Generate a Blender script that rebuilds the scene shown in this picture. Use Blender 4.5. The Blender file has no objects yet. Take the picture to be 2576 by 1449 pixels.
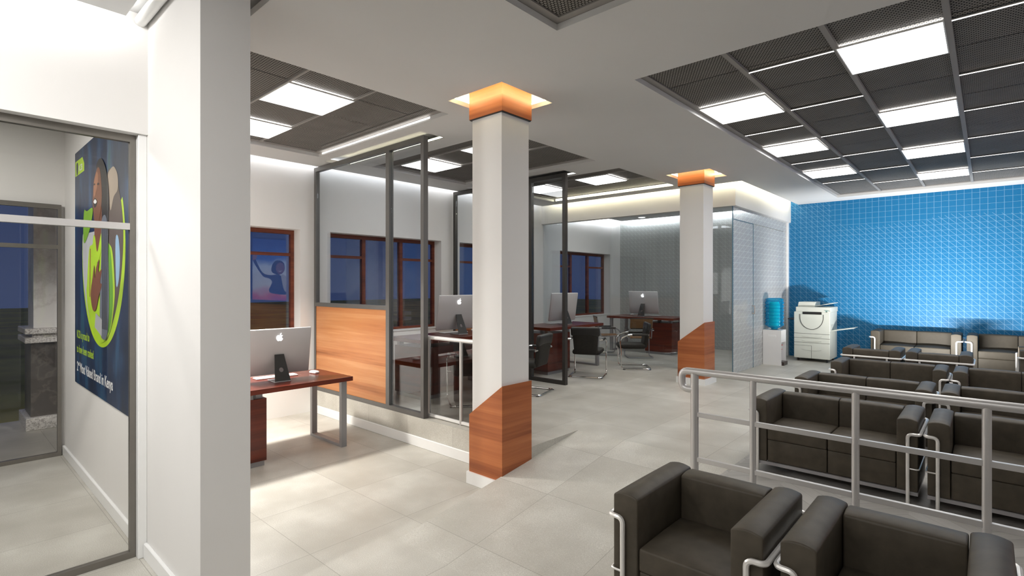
import bpy, bmesh, math, random
from mathutils import Vector, Matrix
random.seed(7)
PI = math.pi
sc = bpy.context.scene
C = sc.collection

# ------------------------------------------------------------------ helpers
def R(d): return math.radians(d)

class MB:
    """collects shapes into one bmesh"""
    def __init__(s): s.bm = bmesh.new()
    def box(s, x0, y0, z0, x1, y1, z1, bev=0.0, seg=2):
        vs = [s.bm.verts.new(p) for p in ((x0,y0,z0),(x1,y0,z0),(x1,y1,z0),(x0,y1,z0),(x0,y0,z1),(x1,y0,z1),(x1,y1,z1),(x0,y1,z1))]
        fs = [s.bm.faces.new([vs[i] for i in f]) for f in ((3,2,1,0),(4,5,6,7),(0,1,5,4),(1,2,6,5),(2,3,7,6),(3,0,4,7))]
        if bev > 0:
            es = set(e for f in fs for e in f.edges)
            bmesh.ops.bevel(s.bm, geom=list(es), offset=bev, segments=seg, affect='EDGES', profile=0.5)
        return s
    def poly(s, pts):
        s.bm.faces.new([s.bm.verts.new(p) for p in pts]); return s
    def prism(s, pts, d):
        """pts: planar loop (3D), extruded by vector d"""
        d = Vector(d); n = len(pts)
        a = [s.bm.verts.new(p) for p in pts]; b = [s.bm.verts.new(Vector(p)+d) for p in pts]
        s.bm.faces.new(a[::-1]); s.bm.faces.new(b)
        for i in range(n): s.bm.faces.new((a[i], a[(i+1)%n], b[(i+1)%n], b[i]))
        return s
    def rbox(s, c, h, r, bulge=(0,0,0), n=5, neg=(1,1,1), flat=(1,1)):
        """rounded box; bulge = crown of the +-x, +-y, +-z faces; neg scales the crown of the negative side"""
        def coords(hh):
            r_ = min(r, hh*0.98); a = hh-r_
            o = [-hh, -hh+0.3*r_, -hh+r_]
            o += [-a+2*a*k/n for k in range(1, n)]
            return o+[hh-r_, hh-0.3*r_, hh]
        cs = [coords(h[i]) for i in range(3)]
        cache = {}
        def vert(p):
            k = tuple(round(q, 5) for q in p)
            if k in cache: return cache[k]
            q = []; inner = []
            for i in range(3):
                r_ = min(r, h[i]*0.98)
                inner.append(max(-(h[i]-r_), min(h[i]-r_, p[i])))
            v = Vector(p)-Vector(inner)
            if v.length > 1e-9: v = v.normalized()*min(r, min(h)*0.98)
            o = Vector(inner)+v
            for i in range(3):
                if bulge[i]:
                    j, l = (i+1) % 3, (i+2) % 3
                    w = (1-flat[0]*(p[j]/h[j])**2)*(1-flat[1]*(p[l]/h[l])**2)
                    t = p[i]/h[i]
                    if t < 0: t *= neg[i]
                    o[i] += bulge[i]*w*t
            cache[k] = s.bm.verts.new(Vector(c)+o)
            return cache[k]
        for i in range(3):
            j, l = (i+1) % 3, (i+2) % 3
            for sg in (-1, 1):
                for a in range(len(cs[j])-1):
                    for b in range(len(cs[l])-1):
                        q = []
                        for (u, v) in ((a,b),(a+1,b),(a+1,b+1),(a,b+1)):
                            p = [0,0,0]; p[i] = sg*h[i]; p[j] = cs[j][u]; p[l] = cs[l][v]; q.append(vert(p))
                        if sg < 0: q = q[::-1]
                        try: s.bm.faces.new(q)
                        except ValueError: pass
        return s
    def tube(s, pts, r, seg=8, fillet=0.0, closed=False, fs=4):
        pts = [Vector(p) for p in pts]
        if fillet > 0:
            out = []; n = len(pts)
            for i in range(n):
                if not closed and i in (0, n-1): out.append(pts[i]); continue
                p0, p1, p2 = pts[i-1], pts[i], pts[(i+1) % n]
                a = (p0-p1); b = (p2-p1); f = min(fillet, a.length*0.48, b.length*0.48)
                a = p1+a.normalized()*f; b = p1+b.normalized()*f
                for k in range(fs+1):
                    t = k/fs; out.append(a*(1-t)**2+p1*2*t*(1-t)+b*t*t)
            pts = out
        n = len(pts); rings = []; up = None
        for i in range(n):
            if closed: t = (pts[(i+1) % n]-pts[i-1]).normalized()
            elif i == 0: t = (pts[1]-pts[0]).normalized()
            elif i == n-1: t = (pts[-1]-pts[-2]).normalized()
            else: t = ((pts[i+1]-pts[i]).normalized()+(pts[i]-pts[i-1]).normalized()).normalized()
            if up is None:
                up = t.orthogonal().normalized()
            else:
                up = (up-t*up.dot(t)).normalized()
            w = t.cross(up)
            rings.append([s.bm.verts.new(pts[i]+(up*math.cos(2*PI*k/seg)+w*math.sin(2*PI*k/seg))*r) for k in range(seg)])
        for i in range(n if closed else n-1):
            a, b = rings[i], rings[(i+1) % n]
            for k in range(seg): s.bm.faces.new((a[k], a[(k+1) % seg], b[(k+1) % seg], b[k]))
        if not closed:
            s.bm.faces.new(rings[0][::-1]); s.bm.faces.new(rings[-1])
        return s
    def lathe(s, prof, c=(0,0,0), seg=24):
        """prof: (r, z) list"""
        rings = []
        for (r, z) in prof:
            rings.append([s.bm.verts.new((c[0]+r*math.cos(2*PI*k/seg), c[1]+r*math.sin(2*PI*k/seg), c[2]+z)) for k in range(seg)])
        for i in range(len(rings)-1):
            for k in range(seg): s.bm.faces.new((rings[i][k], rings[i][(k+1) % seg], rings[i+1][(k+1) % seg], rings[i+1][k]))
        s.bm.faces.new(rings[0][::-1]); s.bm.faces.new(rings[-1])
        return s
    def cyl(s, p0, p1, r, seg=16): return s.tube([p0, p1], r, seg)
    def slab(s, u0, u1, v0, v1, w0, w1, holes, axes='XYZ'):
        """plate in the u-v plane with rectangular holes, thick along w"""
        idx = {'XYZ': (0,1,2), 'YZX': (1,2,0), 'XZY': (0,2,1)}[axes]
        us = sorted(set([u0,u1]+[min(max(q,u0),u1) for h in holes for q in h[:2]]))
        vs = sorted(set([v0,v1]+[min(max(q,v0),v1) for h in holes for q in h[2:]]))
        def solid(i, j):
            if i < 0 or j < 0 or i >= len(us)-1 or j >= len(vs)-1: return False
            cu, cv = (us[i]+us[i+1])/2, (vs[j]+vs[j+1])/2
            return not any(h[0] < cu < h[1] and h[2] < cv < h[3] for h in holes)
        cache = {}
        def V(i, j, w):
            k = (i, j, w)
            if k not in cache:
                p = [0,0,0]; p[idx[0]] = us[i]; p[idx[1]] = vs[j]; p[idx[2]] = w
                cache[k] = s.bm.verts.new(p)
            return cache[k]
        for i in range(len(us)-1):
            for j in range(len(vs)-1):
                if not solid(i, j): continue
                s.bm.faces.new((V(i,j,w0),V(i,j+1,w0),V(i+1,j+1,w0),V(i+1,j,w0)))
                s.bm.faces.new((V(i,j,w1),V(i+1,j,w1),V(i+1,j+1,w1),V(i,j+1,w1)))
                if not solid(i-1, j): s.bm.faces.new((V(i,j,w0),V(i,j,w1),V(i,j+1,w1),V(i,j+1,w0)))
                if not solid(i+1, j): s.bm.faces.new((V(i+1,j,w0),V(i+1,j+1,w0),V(i+1,j+1,w1),V(i+1,j,w1)))
                if not solid(i, j-1): s.bm.faces.new((V(i,j,w0),V(i+1,j,w0),V(i+1,j,w1),V(i,j,w1)))
                if not solid(i, j+1): s.bm.faces.new((V(i,j+1,w0),V(i,j+1,w1),V(i+1,j+1,w1),V(i+1,j+1,w0)))
        bmesh.ops.recalc_face_normals(s.bm, faces=s.bm.faces)
        return s
    def xf(s, m):
        bmesh.ops.transform(s.bm, matrix=m, verts=s.bm.verts); return s
    def build(s, name, m, parent=None, smooth=True, recalc=True, origin=None):
        if recalc: bmesh.ops.recalc_face_normals(s.bm, faces=s.bm.faces)
        if origin is not None: bmesh.ops.translate(s.bm, vec=-Vector(origin), verts=s.bm.verts)
        me = bpy.data.meshes.new(name); s.bm.to_mesh(me); s.bm.free()
        if isinstance(m, (list, tuple)):
            for q in m: me.materials.append(q)
        else: me.materials.append(m)
        if smooth:
            for p in me.polygons: p.use_smooth = True
            me.set_sharp_from_angle(angle=R(38))
        o = bpy.data.objects.new(name, me); C.objects.link(o)
        if parent is not None: o.parent = parent
        if origin is not None: o.location = origin
        return o

def tag(o, label, cat, group=None):
    o['label'] = label; o['category'] = cat
    if group: o['group'] = group
    return o
def thing(name, label, cat, loc=(0,0,0), rz=0.0, group=None):
    o = bpy.data.objects.new(name, None); C.objects.link(o)
    o.empty_display_size = 0.1
    o.location = loc; o.rotation_euler = (0,0,rz)
    return tag(o, label, cat, group)
def struct(o):
    o['kind'] = 'structure'; return o
def kids(o): return [c for c in bpy.data.objects if c.parent == o]
def copy_tree(o, loc=None, rz=None, label=None, group=None):
    kidmap = {}
    for q in bpy.data.objects:
        if q.parent is not None: kidmap.setdefault(q.parent, []).append(q)
    def rec(q, par):
        c = q.copy(); C.objects.link(c)
        if par is not None: c.parent = par
        for ch in kidmap.get(q, []): rec(ch, c)
        return c
    r = rec(o, None)
    if loc is not None: r.location = loc
    if rz is not None: r.rotation_euler = (0,0,rz)
    if label: r['label'] = label
    if group: r['group'] = group
    return r

# ------------------------------------------------------------------ materials
class NT:
    def __init__(s, name):
        s.m = bpy.data.materials.new(name); s.m.use_nodes = True
        s.t = s.m.node_tree; s.n = s.t.nodes; s.l = s.t.links
        s.b = s.n['Principled BSDF']; s.out = s.n['Material Output']
    def node(s, ty, **kw):
        q = s.n.new(ty)
        for k, v in kw.items(): setattr(q, k, v)
        return q
    def link(s, a, b): s.l.new(a, b)
    def coord(s, kind='Object'): return s.node('ShaderNodeTexCoord').outputs[kind]
    def math(s, op, a, b=None, c=None):
        q = s.node('ShaderNodeMath', operation=op)
        for i, v in enumerate((a, b, c)):
            if v is None: continue
            if isinstance(v, (int, float)): q.inputs[i].default_value = v
            else: s.link(v, q.inputs[i])
        return q.outputs[0]
    def ramp(s, fac, stops, interp='LINEAR'):
        q = s.node('ShaderNodeValToRGB'); q.color_ramp.interpolation = interp
        e = q.color_ramp.elements
        while len(e) < len(stops): e.new(0.5)
        for i, (p, c) in enumerate(stops):
            e[i].position = p; e[i].color = (*c, 1)
        s.link(fac, q.inputs[0]); return q.outputs[0]
    def noise(s, vec, scale, detail=3, rough=0.5):
        q = s.node('ShaderNodeTexNoise'); q.inputs['Scale'].default_value = scale
        q.inputs['Detail'].default_value = detail; q.inputs['Roughness'].default_value = rough
        s.link(vec, q.inputs['Vector']); return q.outputs['Fac']
    def mix(s, fac, a, b):
        q = s.node('ShaderNodeMix', data_type='RGBA')
        if isinstance(fac, (int, float)): q.inputs[0].default_value = fac
        else: s.link(fac, q.inputs[0])
        for i, v in ((6, a), (7, b)):
            if isinstance(v, tuple): q.inputs[i].default_value = (*v, 1)
            else: s.link(v, q.inputs[i])
        return q.outputs[2]
    def map(s, vec, scale=(1,1,1), rot=(0,0,0), loc=(0,0,0)):
        q = s.node('ShaderNodeMapping'); q.inputs['Scale'].default_value = scale
        q.inputs['Rotation'].default_value = rot; q.inputs['Location'].default_value = loc
        s.link(vec, q.inputs['Vector']); return q.outputs[0]
    def bump(s, h, strength=0.1, dist=0.01):
        q = s.node('ShaderNodeBump'); q.inputs['Strength'].default_value = strength; q.inputs['Distance'].default_value = dist
        s.link(h, q.inputs['Height']); s.link(q.outputs[0], s.b.inputs['Normal'])
    def set(s, **kw):
        names = {'color':'Base Color','rough':'Roughness','metal':'Metallic','spec':'Specular IOR Level','trans':'Transmission Weight','ior':'IOR','alpha':'Alpha','coat':'Coat Weight'}
        for k, v in kw.items():
            i = s.b.inputs[names[k]]
            if isinstance(v, tuple): i.default_value = (*v, 1)
            elif isinstance(v, (int, float)): i.default_value = v
            else: s.link(v, i)
        return s

def plain(name, col, rough=0.5, metal=0.0, spec=0.5, var=0.06, nscale=9, bump=0.0, bscale=200):
    t = NT(name); co = t.coord()
    f = t.noise(co, nscale, 3)
    a = tuple(min(1, c*(1-var)) for c in col); b = tuple(min(1, c*(1+var)) for c in col)
    t.set(color=t.ramp(f, ((0.3, a), (0.7, b))), rough=rough, metal=metal, spec=spec)
    if bump: t.bump(t.noise(co, bscale, 2), bump, 0.002)
    return t.m
def wood(name, stops, axis=0, scale=1.0, rough=0.35, spec=0.4, grain=9.0):
    """boards running along local axis (0=x 1=y), stacked along z"""
    t = NT(name); co = t.coord()
    sc1 = [7.0, 7.0, 7.0]; sc1[axis] = 0.35
    if axis == 0: sc1[1] = 0.35
    if axis == 1: sc1[0] = 0.35
    v = t.map(co, tuple(q*scale for q in sc1))
    n1 = t.noise(v, 1.3, 4, 0.55)
    sc2 = [grain*6]*3; sc2[axis] = 1.2
    if axis in (0, 1): sc2[1-axis] = 1.2
    n2 = t.noise(t.map(co, tuple(q*scale for q in sc2)), 1.0, 3, 0.6)
    f = t.math('ADD', t.math('MULTIPLY', n1, 0.78), t.math('MULTIPLY', n2, 0.22))
    # board seams
    sep = t.node('ShaderNodeSeparateXYZ'); t.link(co, sep.inputs[0])
    zb = t.math('FLOOR', t.math('MULTIPLY', sep.outputs[2], 9.5*scale))
    wn = t.node('ShaderNodeTexWhiteNoise', noise_dimensions='1D'); t.link(zb, wn.inputs['W'])
    f = t.math('ADD', f, t.math('MULTIPLY', t.math('SUBTRACT', wn.outputs['Value'], 0.5), 0.16))
    t.set(color=t.ramp(f, stops), rough=rough, spec=spec)
    return t.m
def glass(name, tint, refl, rough=0.0):
    t = NT(name); t.n.remove(t.b)
    tr = t.node('ShaderNodeBsdfTransparent'); tr.inputs[0].default_value = (*tint, 1)
    gl = t.node('ShaderNodeBsdfGlossy'); gl.inputs['Roughness'].default_value = rough; gl.inputs[0].default_value = (0.95,0.97,1,1)
    lw = t.node('ShaderNodeLayerWeight'); lw.inputs[0].default_value = 0.5
    f = t.math('MULTIPLY_ADD', t.math('POWER', lw.outputs['Facing'], 3.0), 0.6, refl)
    mx = t.node('ShaderNodeMixShader'); t.link(f, mx.inputs[0]); t.link(tr.outputs[0], mx.inputs[1]); t.link(gl.outputs[0], mx.inputs[2])
    t.link(mx.outputs[0], t.out.inputs[0])
    return t.m
def emit(name, col, strength):
    t = NT(name); t.n.remove(t.b)
    e = t.node('ShaderNodeEmission'); e.inputs[0].default_value = (*col, 1); e.inputs[1].default_value = strength
    t.link(e.outputs[0], t.out.inputs[0])
    return t.m

def tile_mat(name):
    t = NT(name); co = t.coord()
    sep = t.node('ShaderNodeSeparateXYZ'); t.link(co, sep.inputs[0])
    p = 0.7385
    def line(o, off):
        u = t.math('DIVIDE', t.math('ADD', o, off), p)
        d = t.math('ABSOLUTE', t.math('SUBTRACT', t.math('FRACT', u), 0.5))
        return t.math('GREATER_THAN', d, 0.5-0.0030), t.math('FLOOR', u)
    lx, ix = line(sep.outputs[0], 3.172+10*p); ly, iy = line(sep.outputs[1], -1.611+20*p)
    g = t.math('MAXIMUM', lx, ly)
    cmb = t.node('ShaderNodeCombineXYZ'); t.link(ix, cmb.inputs[0]); t.link(iy, cmb.inputs[1])
    wn = t.node('ShaderNodeTexWhiteNoise', noise_dimensions='3D'); t.link(cmb.outputs[0], wn.inputs['Vector'])
    n1 = t.noise(co, 190, 2, 0.6)       # speckle
    n2 = t.noise(co, 2.3, 3)
    f = t.math('ADD', t.math('MULTIPLY', n1, 0.5), t.math('ADD', t.math('MULTIPLY', n2, 0.45), t.math('MULTIPLY', wn.outputs['Value'], 0.08)))
    base = t.ramp(f, ((0.36, (0.405,0.385,0.335)), (0.52, (0.49,0.47,0.42)), (0.66, (0.64,0.625,0.57))))
    t.set(color=t.mix(t.math('MULTIPLY', g, 0.6), base, (0.24,0.22,0.19)), rough=0.42, spec=0.35)
    return t.m

def grid_wall(name, base, dark, linecol, amount, masked=True):
    """square grid with falling diagonals, in the x-z plane"""
    t = NT(name); co = t.coord()
    sep = t.node('ShaderNodeSeparateXYZ'); t.link(co, sep.inputs[0])
    p = 0.0972; x = sep.outputs[0]; z = sep.outputs[2]
    def line(o, w):
        d = t.math('ABSOLUTE', t.math('SUBTRACT', t.math('FRACT', t.math('DIVIDE', t.math('ADD', o, 50*p), p)), 0.5))
        return t.math('GREATER_THAN', d, 0.5-w)
    gx = t.math('MULTIPLY', line(x, 0.024), 0.8); gz = t.math('MULTIPLY', line(z, 0.018), 0.9)
    gd = line(t.math('ADD', x, z), 0.026)
    if masked:
        ok = t.math('MAXIMUM', t.math('LESS_THAN', x, -2.2), t.math('LESS_THAN', t.math('ADD', z, t.math('MULTIPLY', t.noise(co, 1.6, 1), 0.5)), 3.08))
        gd = t.math('MULTIPLY', gd, ok)
    g = t.math('MULTIPLY', t.math('MAXIMUM', t.math('MAXIMUM', gx, gz), gd), amount)
    f = t.noise(co, 0.6, 1)
    t.set(color=t.mix(g, t.ramp(f, ((0.3, dark), (0.7, base))), linecol), rough=0.5, spec=0.3)
    return t.m

def mesh_mat(name):
    """perforated metal: round holes on a hexagonal lattice showing the grey void above"""
    t = NT(name); co = t.coord()
    ax, ay = 0.0225, 0.0225*math.sqrt(3)
    sep = t.node('ShaderNodeSeparateXYZ'); t.link(co, sep.inputs[0])
    def dist(ox, oy):
        u = t.math('WRAP', t.math('ADD', sep.outputs[0], ox), ax/2, -ax/2)
        v = t.math('WRAP', t.math('ADD', sep.outputs[1], oy), ay/2, -ay/2)
        return t.math('ADD', t.math('MULTIPLY', u, u), t.math('MULTIPLY', v, v))
    d = t.math('MINIMUM', dist(0,0), dist(ax/2, ay/2))
    h = t.math('LESS_THAN', d, 0.0091**2)
    n = t.noise(co, 5, 2)
    grey = t.ramp(n, ((0.3, (0.24,0.228,0.212)), (0.7, (0.28,0.266,0.248))))
    t.set(color=t.mix(h, (0.012,0.011,0.010), grey), rough=0.7, spec=0.15)
    return t.m

def marble(name, base, vein, scale=2.2, speck=False):
    t = NT(name); co = t.coord()
    n = t.noise(co, scale, 8, 0.65)
    d = t.math('ABSOLUTE', t.math('SUBTRACT', n, 0.5))
    if speck: col = t.ramp(t.noise(co, 55, 4, 0.8), ((0.38, vein), (0.55, base)))
    else: col = t.ramp(d, ((0.0, vein), (0.035, base)))
    t.set(color=col, rough=0.35); return t.m

M = {}
M['wall'] = plain('white_paint', (0.78,0.765,0.745), 0.6, spec=0.25, var=0.012, nscale=2, bump=0.03)
M['ceil'] = plain('ceiling_paint', (0.69,0.69,0.685), 0.75, spec=0.15, var=0.012, nscale=1.5)
M['trimw'] = plain('white_gloss_trim', (0.86,0.86,0.85), 0.35, var=0.01)
M['tile'] = tile_mat('speckled_stone_tile')
t = NT('grey_chevron_parquet'); co = t.coord(); sp = t.node('ShaderNodeSeparateXYZ'); t.link(co, sp.inputs[0])
W_ = 0.36
fx = t.math('DIVIDE', sp.outputs[0], 2*W_)
tri = t.math('MULTIPLY', t.math('ABSOLUTE', t.math('SUBTRACT', t.math('FRACT', fx), 0.5)), 2*W_)
pl_ = t.math('DIVIDE', t.math('ADD', sp.outputs[1], tri), 0.125)
half = t.math('FLOOR', t.math('DIVIDE', sp.outputs[0], W_))
cmb = t.node('ShaderNodeCombineXYZ'); t.link(t.math('FLOOR', pl_), cmb.inputs[0]); t.link(half, cmb.inputs[1])
wn = t.node('ShaderNodeTexWhiteNoise', noise_dimensions='3D'); t.link(cmb.outputs[0], wn.inputs['Vector'])
gr = t.node('ShaderNodeCombineXYZ'); t.link(t.math('MULTIPLY', pl_, 7.0), gr.inputs[1]); t.link(t.math('MULTIPLY', sp.outputs[0], 2.0), gr.inputs[0])
f = t.math('ADD', t.math('MULTIPLY', wn.outputs['Value'], 0.55), t.math('MULTIPLY', t.noise(gr.outputs[0], 2.0, 4), 0.5))
seam = t.math('GREATER_THAN', t.math('ABSOLUTE', t.math('SUBTRACT', t.math('FRACT', pl_), 0.5)), 0.482)
t.set(color=t.mix(t.math('MULTIPLY', seam, 0.5), t.ramp(f, ((0.2, (0.30,0.285,0.265)), (0.5, (0.40,0.385,0.36)), (0.8, (0.47,0.455,0.43)))), (0.14,0.13,0.12)), rough=0.4, spec=0.35)
M['parquet'] = t.m
M['blue'] = grid_wall('blue_grid_wallpaper', (0.0065,0.145,0.325), (0.006,0.136,0.31), (0.45,0.70,0.86), 0.42)
M['greygrid'] = grid_wall('grey_grid_wallpaper', (0.36,0.37,0.36), (0.33,0.34,0.33), (0.66,0.68,0.67), 0.5, False)
M['mesh'] = mesh_mat('perforated_black_metal')
M['bar'] = plain('grey_ceiling_bar', (0.30,0.285,0.27), 0.6, var=0.02)
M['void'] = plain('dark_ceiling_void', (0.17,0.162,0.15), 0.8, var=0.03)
M['wood'] = wood('cherry_boards', ((0.28, (0.20,0.048,0.014)), (0.45, (0.36,0.105,0.032)), (0.60, (0.45,0.142,0.045)), (0.75, (0.53,0.20,0.07))), 0)
M['woodp'] = wood('light_cherry_boards', ((0.30, (0.24,0.075,0.02)), (0.43, (0.42,0.16,0.055)), (0.55, (0.47,0.20,0.075)), (0.70, (0.56,0.28,0.125))), 0, scale=0.9)
M['mahog'] = wood('dark_red_mahogany', ((0.3, (0.060,0.009,0.004)), (0.5, (0.115,0.018,0.008)), (0.72, (0.165,0.028,0.012))), 1, scale=2.6, rough=0.28, spec=0.5)
M['winwood'] = wood('red_brown_window_wood', ((0.3, (0.085,0.018,0.008)), (0.5, (0.14,0.032,0.014)), (0.72, (0.19,0.05,0.022))), 1, scale=2.0, rough=0.4)
M['alu'] = plain('grey_aluminium', (0.13,0.125,0.118), 0.42, 0.35, var=0.03)
M['alud'] = plain('dark_bronze_aluminium', (0.05,0.046,0.042), 0.42, 0.3, var=0.04)
M['doorm'] = plain('taupe_door_metal', (0.20,0.185,0.165), 0.35, 0.5, var=0.05)
M['rail'] = plain('satin_steel', (0.60,0.585,0.575), 0.38, 0.55, var=0.02)
M['railw'] = plain('white_lacquered_steel', (0.84,0.83,0.81), 0.3, 0.1, var=0.01)
M['chrome'] = plain('polished_chrome', (0.85,0.845,0.83), 0.12, 1.0, var=0.01)
M['sofatube'] = plain('satin_chrome', (0.90,0.88,0.85), 0.32, 0.55, var=0.01)
M['leather'] = plain('black_brown_leather', (0.072,0.060,0.044), 0.5, spec=0.28, var=0.18, nscale=14, bump=0.10, bscale=160)
M['beige'] = plain('taupe_leather', (0.052,0.045,0.034), 0.6, spec=0.2, var=0.06, nscale=22, bump=0.08, bscale=160)
M['sofabar'] = plain('grey_base_metal', (0.33,0.32,0.33), 0.4, 0.2, var=0.02)
M['black'] = plain('black_plastic', (0.014,0.013,0.012), 0.4, var=0.08)
M['blackfab'] = plain('black_upholstery', (0.017,0.015,0.012), 0.62, spec=0.3, var=0.15, nscale=30, bump=0.15, bscale=240)
M['tan'] = plain('tan_hide', (0.20,0.105,0.045), 0.55, spec=0.3, var=0.1, nscale=20)
M['greym'] = plain('painted_grey_steel', (0.30,0.295,0.305), 0.42, 0.15, var=0.02)
M['silver'] = plain('silver_aluminium', (0.54,0.525,0.525), 0.42, 0.15, var=0.01)
M['whitep'] = plain('white_plastic', (0.82,0.81,0.80), 0.35, var=0.01)
M['screen'] = plain('black_glass_screen', (0.006,0.006,0.008), 0.06, var=0.02)
M['copier'] = plain('pale_green_grey_plastic', (0.60,0.62,0.56), 0.45, var=0.015)
M['copier2'] = plain('grey_green_plastic', (0.47,0.485,0.44), 0.5, var=0.02)
M['groove'] = plain('dark_groove', (0.06,0.06,0.055), 0.6)
M['teal'] = plain('teal_touch_screen', (0.05,0.55,0.55), 0.3)
M['red'] = plain('red_plastic', (0.75,0.03,0.02), 0.35)
M['drip'] = plain('brown_black_tray', (0.05,0.035,0.03), 0.35, 0.3)
M['gran'] = marble('speckled_granite', (0.82,0.80,0.77), (0.30,0.27,0.25), speck=True)
M['dgran'] = marble('dark_granite', (0.045,0.037,0.032), (0.10,0.085,0.07), 3.0)
M['marb'] = marble('white_marble', (0.80,0.79,0.77), (0.66,0.64,0.62), 1.1)
M['soil'] = plain('dark_grass', (0.40,0.34,0.05), 0.9, var=0.4, nscale=0.5)
M['glass'] = glass('grey_partition_glass', (0.865,0.885,0.90), 0.030)
M['glass2'] = glass('smoked_rail_glass', (0.62,0.61,0.60), 0.05)
M['dglass'] = glass('door_glass', (0.965,0.96,0.95), 0.022)
M['wglass'] = glass('night_window_glass', (0.90,0.915,0.94), 0.055)
M['rglass'] = glass('room_glass', (0.91,0.93,0.94), 0.03)
t = NT('side_glass_painted_reflection'); co = t.coord(); sp = t.node('ShaderNodeSeparateXYZ'); t.link(co, sp.inputs[0])  # reflection of the gridded wall painted on as whitish tone and mirrored lines
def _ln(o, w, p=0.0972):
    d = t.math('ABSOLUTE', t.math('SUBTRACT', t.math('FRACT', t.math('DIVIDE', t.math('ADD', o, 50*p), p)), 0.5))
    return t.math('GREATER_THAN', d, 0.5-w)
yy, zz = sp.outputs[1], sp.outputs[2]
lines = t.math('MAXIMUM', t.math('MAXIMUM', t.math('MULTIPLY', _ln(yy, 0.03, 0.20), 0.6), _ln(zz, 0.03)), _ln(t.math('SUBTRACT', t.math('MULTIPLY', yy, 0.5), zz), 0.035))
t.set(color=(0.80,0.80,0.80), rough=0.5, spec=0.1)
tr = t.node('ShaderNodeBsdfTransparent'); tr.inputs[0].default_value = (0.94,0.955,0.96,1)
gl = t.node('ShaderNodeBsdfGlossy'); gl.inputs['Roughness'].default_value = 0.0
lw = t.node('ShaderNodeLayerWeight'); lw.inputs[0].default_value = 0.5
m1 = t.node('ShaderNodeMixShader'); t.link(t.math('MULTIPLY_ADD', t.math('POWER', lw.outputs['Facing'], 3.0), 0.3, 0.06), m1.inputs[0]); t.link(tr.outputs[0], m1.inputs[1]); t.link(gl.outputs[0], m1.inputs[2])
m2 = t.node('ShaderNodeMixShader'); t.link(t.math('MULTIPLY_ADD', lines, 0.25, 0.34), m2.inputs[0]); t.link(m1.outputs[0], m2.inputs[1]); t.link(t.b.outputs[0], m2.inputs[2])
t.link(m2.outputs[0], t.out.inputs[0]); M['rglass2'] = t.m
M['gedge'] = plain('blue_green_glass_edge', (0.10,0.19,0.25), 0.2, var=0.05)
M['handle'] = plain('brushed_handle', (0.45,0.41,0.39), 0.3, 0.8)
E_P = 11.5
M['panel'] = emit('lit_diffuser', (1.0,0.982,0.955), E_P)
M['panel2'] = emit('added_entrance_diffuser', (1.0,0.982,0.955), 20.0)  # for the unseen added entrance panels
M['panel3'] = emit('added_vestibule_diffuser', (1.0,0.982,0.955), 60.0)  # stronger still, for the unseen panel added in the vestibule
M['stripo'] = emit('led_strip_office', (0.95,0.975,1.0), 210.0)
M['striph'] = emit('led_strip_entrance', (1.0,0.98,0.95), 40.0)
M['strip'] = emit('led_strip_white', (1.0,0.97,0.93), 7.0)
M['stripw'] = emit('led_strip_warm', (1.0,0.87,0.50), 34.0)
M['stripf'] = emit('led_strip_fascia', (1.0,0.92,0.66), 34.0)
M['stripc'] = emit('led_strip_cool', (0.95,0.97,1.0), 14.0)
M['logo'] = emit('glowing_mark', (1,1,1), 1.6)

# ------------------------------------------------------------------ room numbers (metres, camera at x=y=0)
ZC, ZT, ZL = 3.27, 3.31, 3.37         # ceiling underside, its top, void slab
XW = -6.745                            # window wall
YB = 11.45                             # far wall
UP = 0.30                              # upper floor level
XR, YF = 2.6, -3.2                     # right and rear walls (out of frame)

# ------------------------------------------------------------------ floors
XP = -1.465                            # edge of the parquet platform
XQ = -1.22
b = MB(); b.box(XP, 3.9, -0.1, XR+0.1, YB+0.1, UP); b.box(XQ, YF, -0.1, XR+0.1, 3.9, UP)
struct(b.build('floor_parquet', M['parquet'], smooth=False))
b = MB()
b.box(-9.0, YF, -0.12, XQ, 3.476, 0.0)
struct(b.build('floor', M['tile'], smooth=False))
b = MB()
b.box(XW-0.01, 3.456, -0.1, -2.93, YB+0.1, UP)
b.box(-2.93, 4.2, -0.1, XP, YB+0.1, UP)
struct(b.build('floor_upper', M['tile'], smooth=False))
b = MB()
b.prism([(-2.93,2.10,0.0),(-2.93,4.2,UP),(-2.93,4.2,-0.05),(-2.93,2.1,-0.05)], (XP+2.93,0,0))
b.prism([(XP,2.10,0.0),(XP,3.9,UP*1.8/2.1),(XP,3.9,-0.05),(XP,2.1,-0.05)], (XQ-XP,0,0))
struct(b.build('floor_ramp', M['tile'], smooth=False))
b = MB(); b.box(-60, -60, -0.9, -9.0, 60, -0.25)
struct(b.build('floor_outside', M['soil'], smooth=False))

# ------------------------------------------------------------------ walls
WIN = [(1.29,3.29),(3.72,5.71),(6.12,8.12),(8.99,10.99)]
ZS, ZWT = 0.99, 2.43
b = MB(); b.slab(1.156, YB+0.1, -0.1, 3.6, XW-0.25, XW, [(a, c, ZS, ZWT) for a, c in WIN], 'YZX')
struct(b.build('wall_left', M['wall'], smooth=False))
b = MB(); b.box(-2.94, YB, 0.0, XR+0.1, YB+0.15, 3.6)
struct(b.build('wall_back', M['blue'], smooth=False))
b = MB(); b.box(XW-0.2, YB, 0.0, -2.94, YB+0.15, 3.6)
struct(b.build('wall_back_office', M['greygrid'], smooth=False))
b = MB(); b.box(XR, YF, -0.1, XR+0.15, YB+0.1, 3.6)
struct(b.build('wall_right', M['wall'], smooth=False))
b = MB(); b.box(-9.0, YF-0.15, -0.1, XR+0.1, YF, 3.6)
struct(b.build('wall_front', M['wall'], smooth=False))
b = MB(); b.box(-7.0, 0.914, -0.02, -2.937, 1.156, ZL+0.1)
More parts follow.
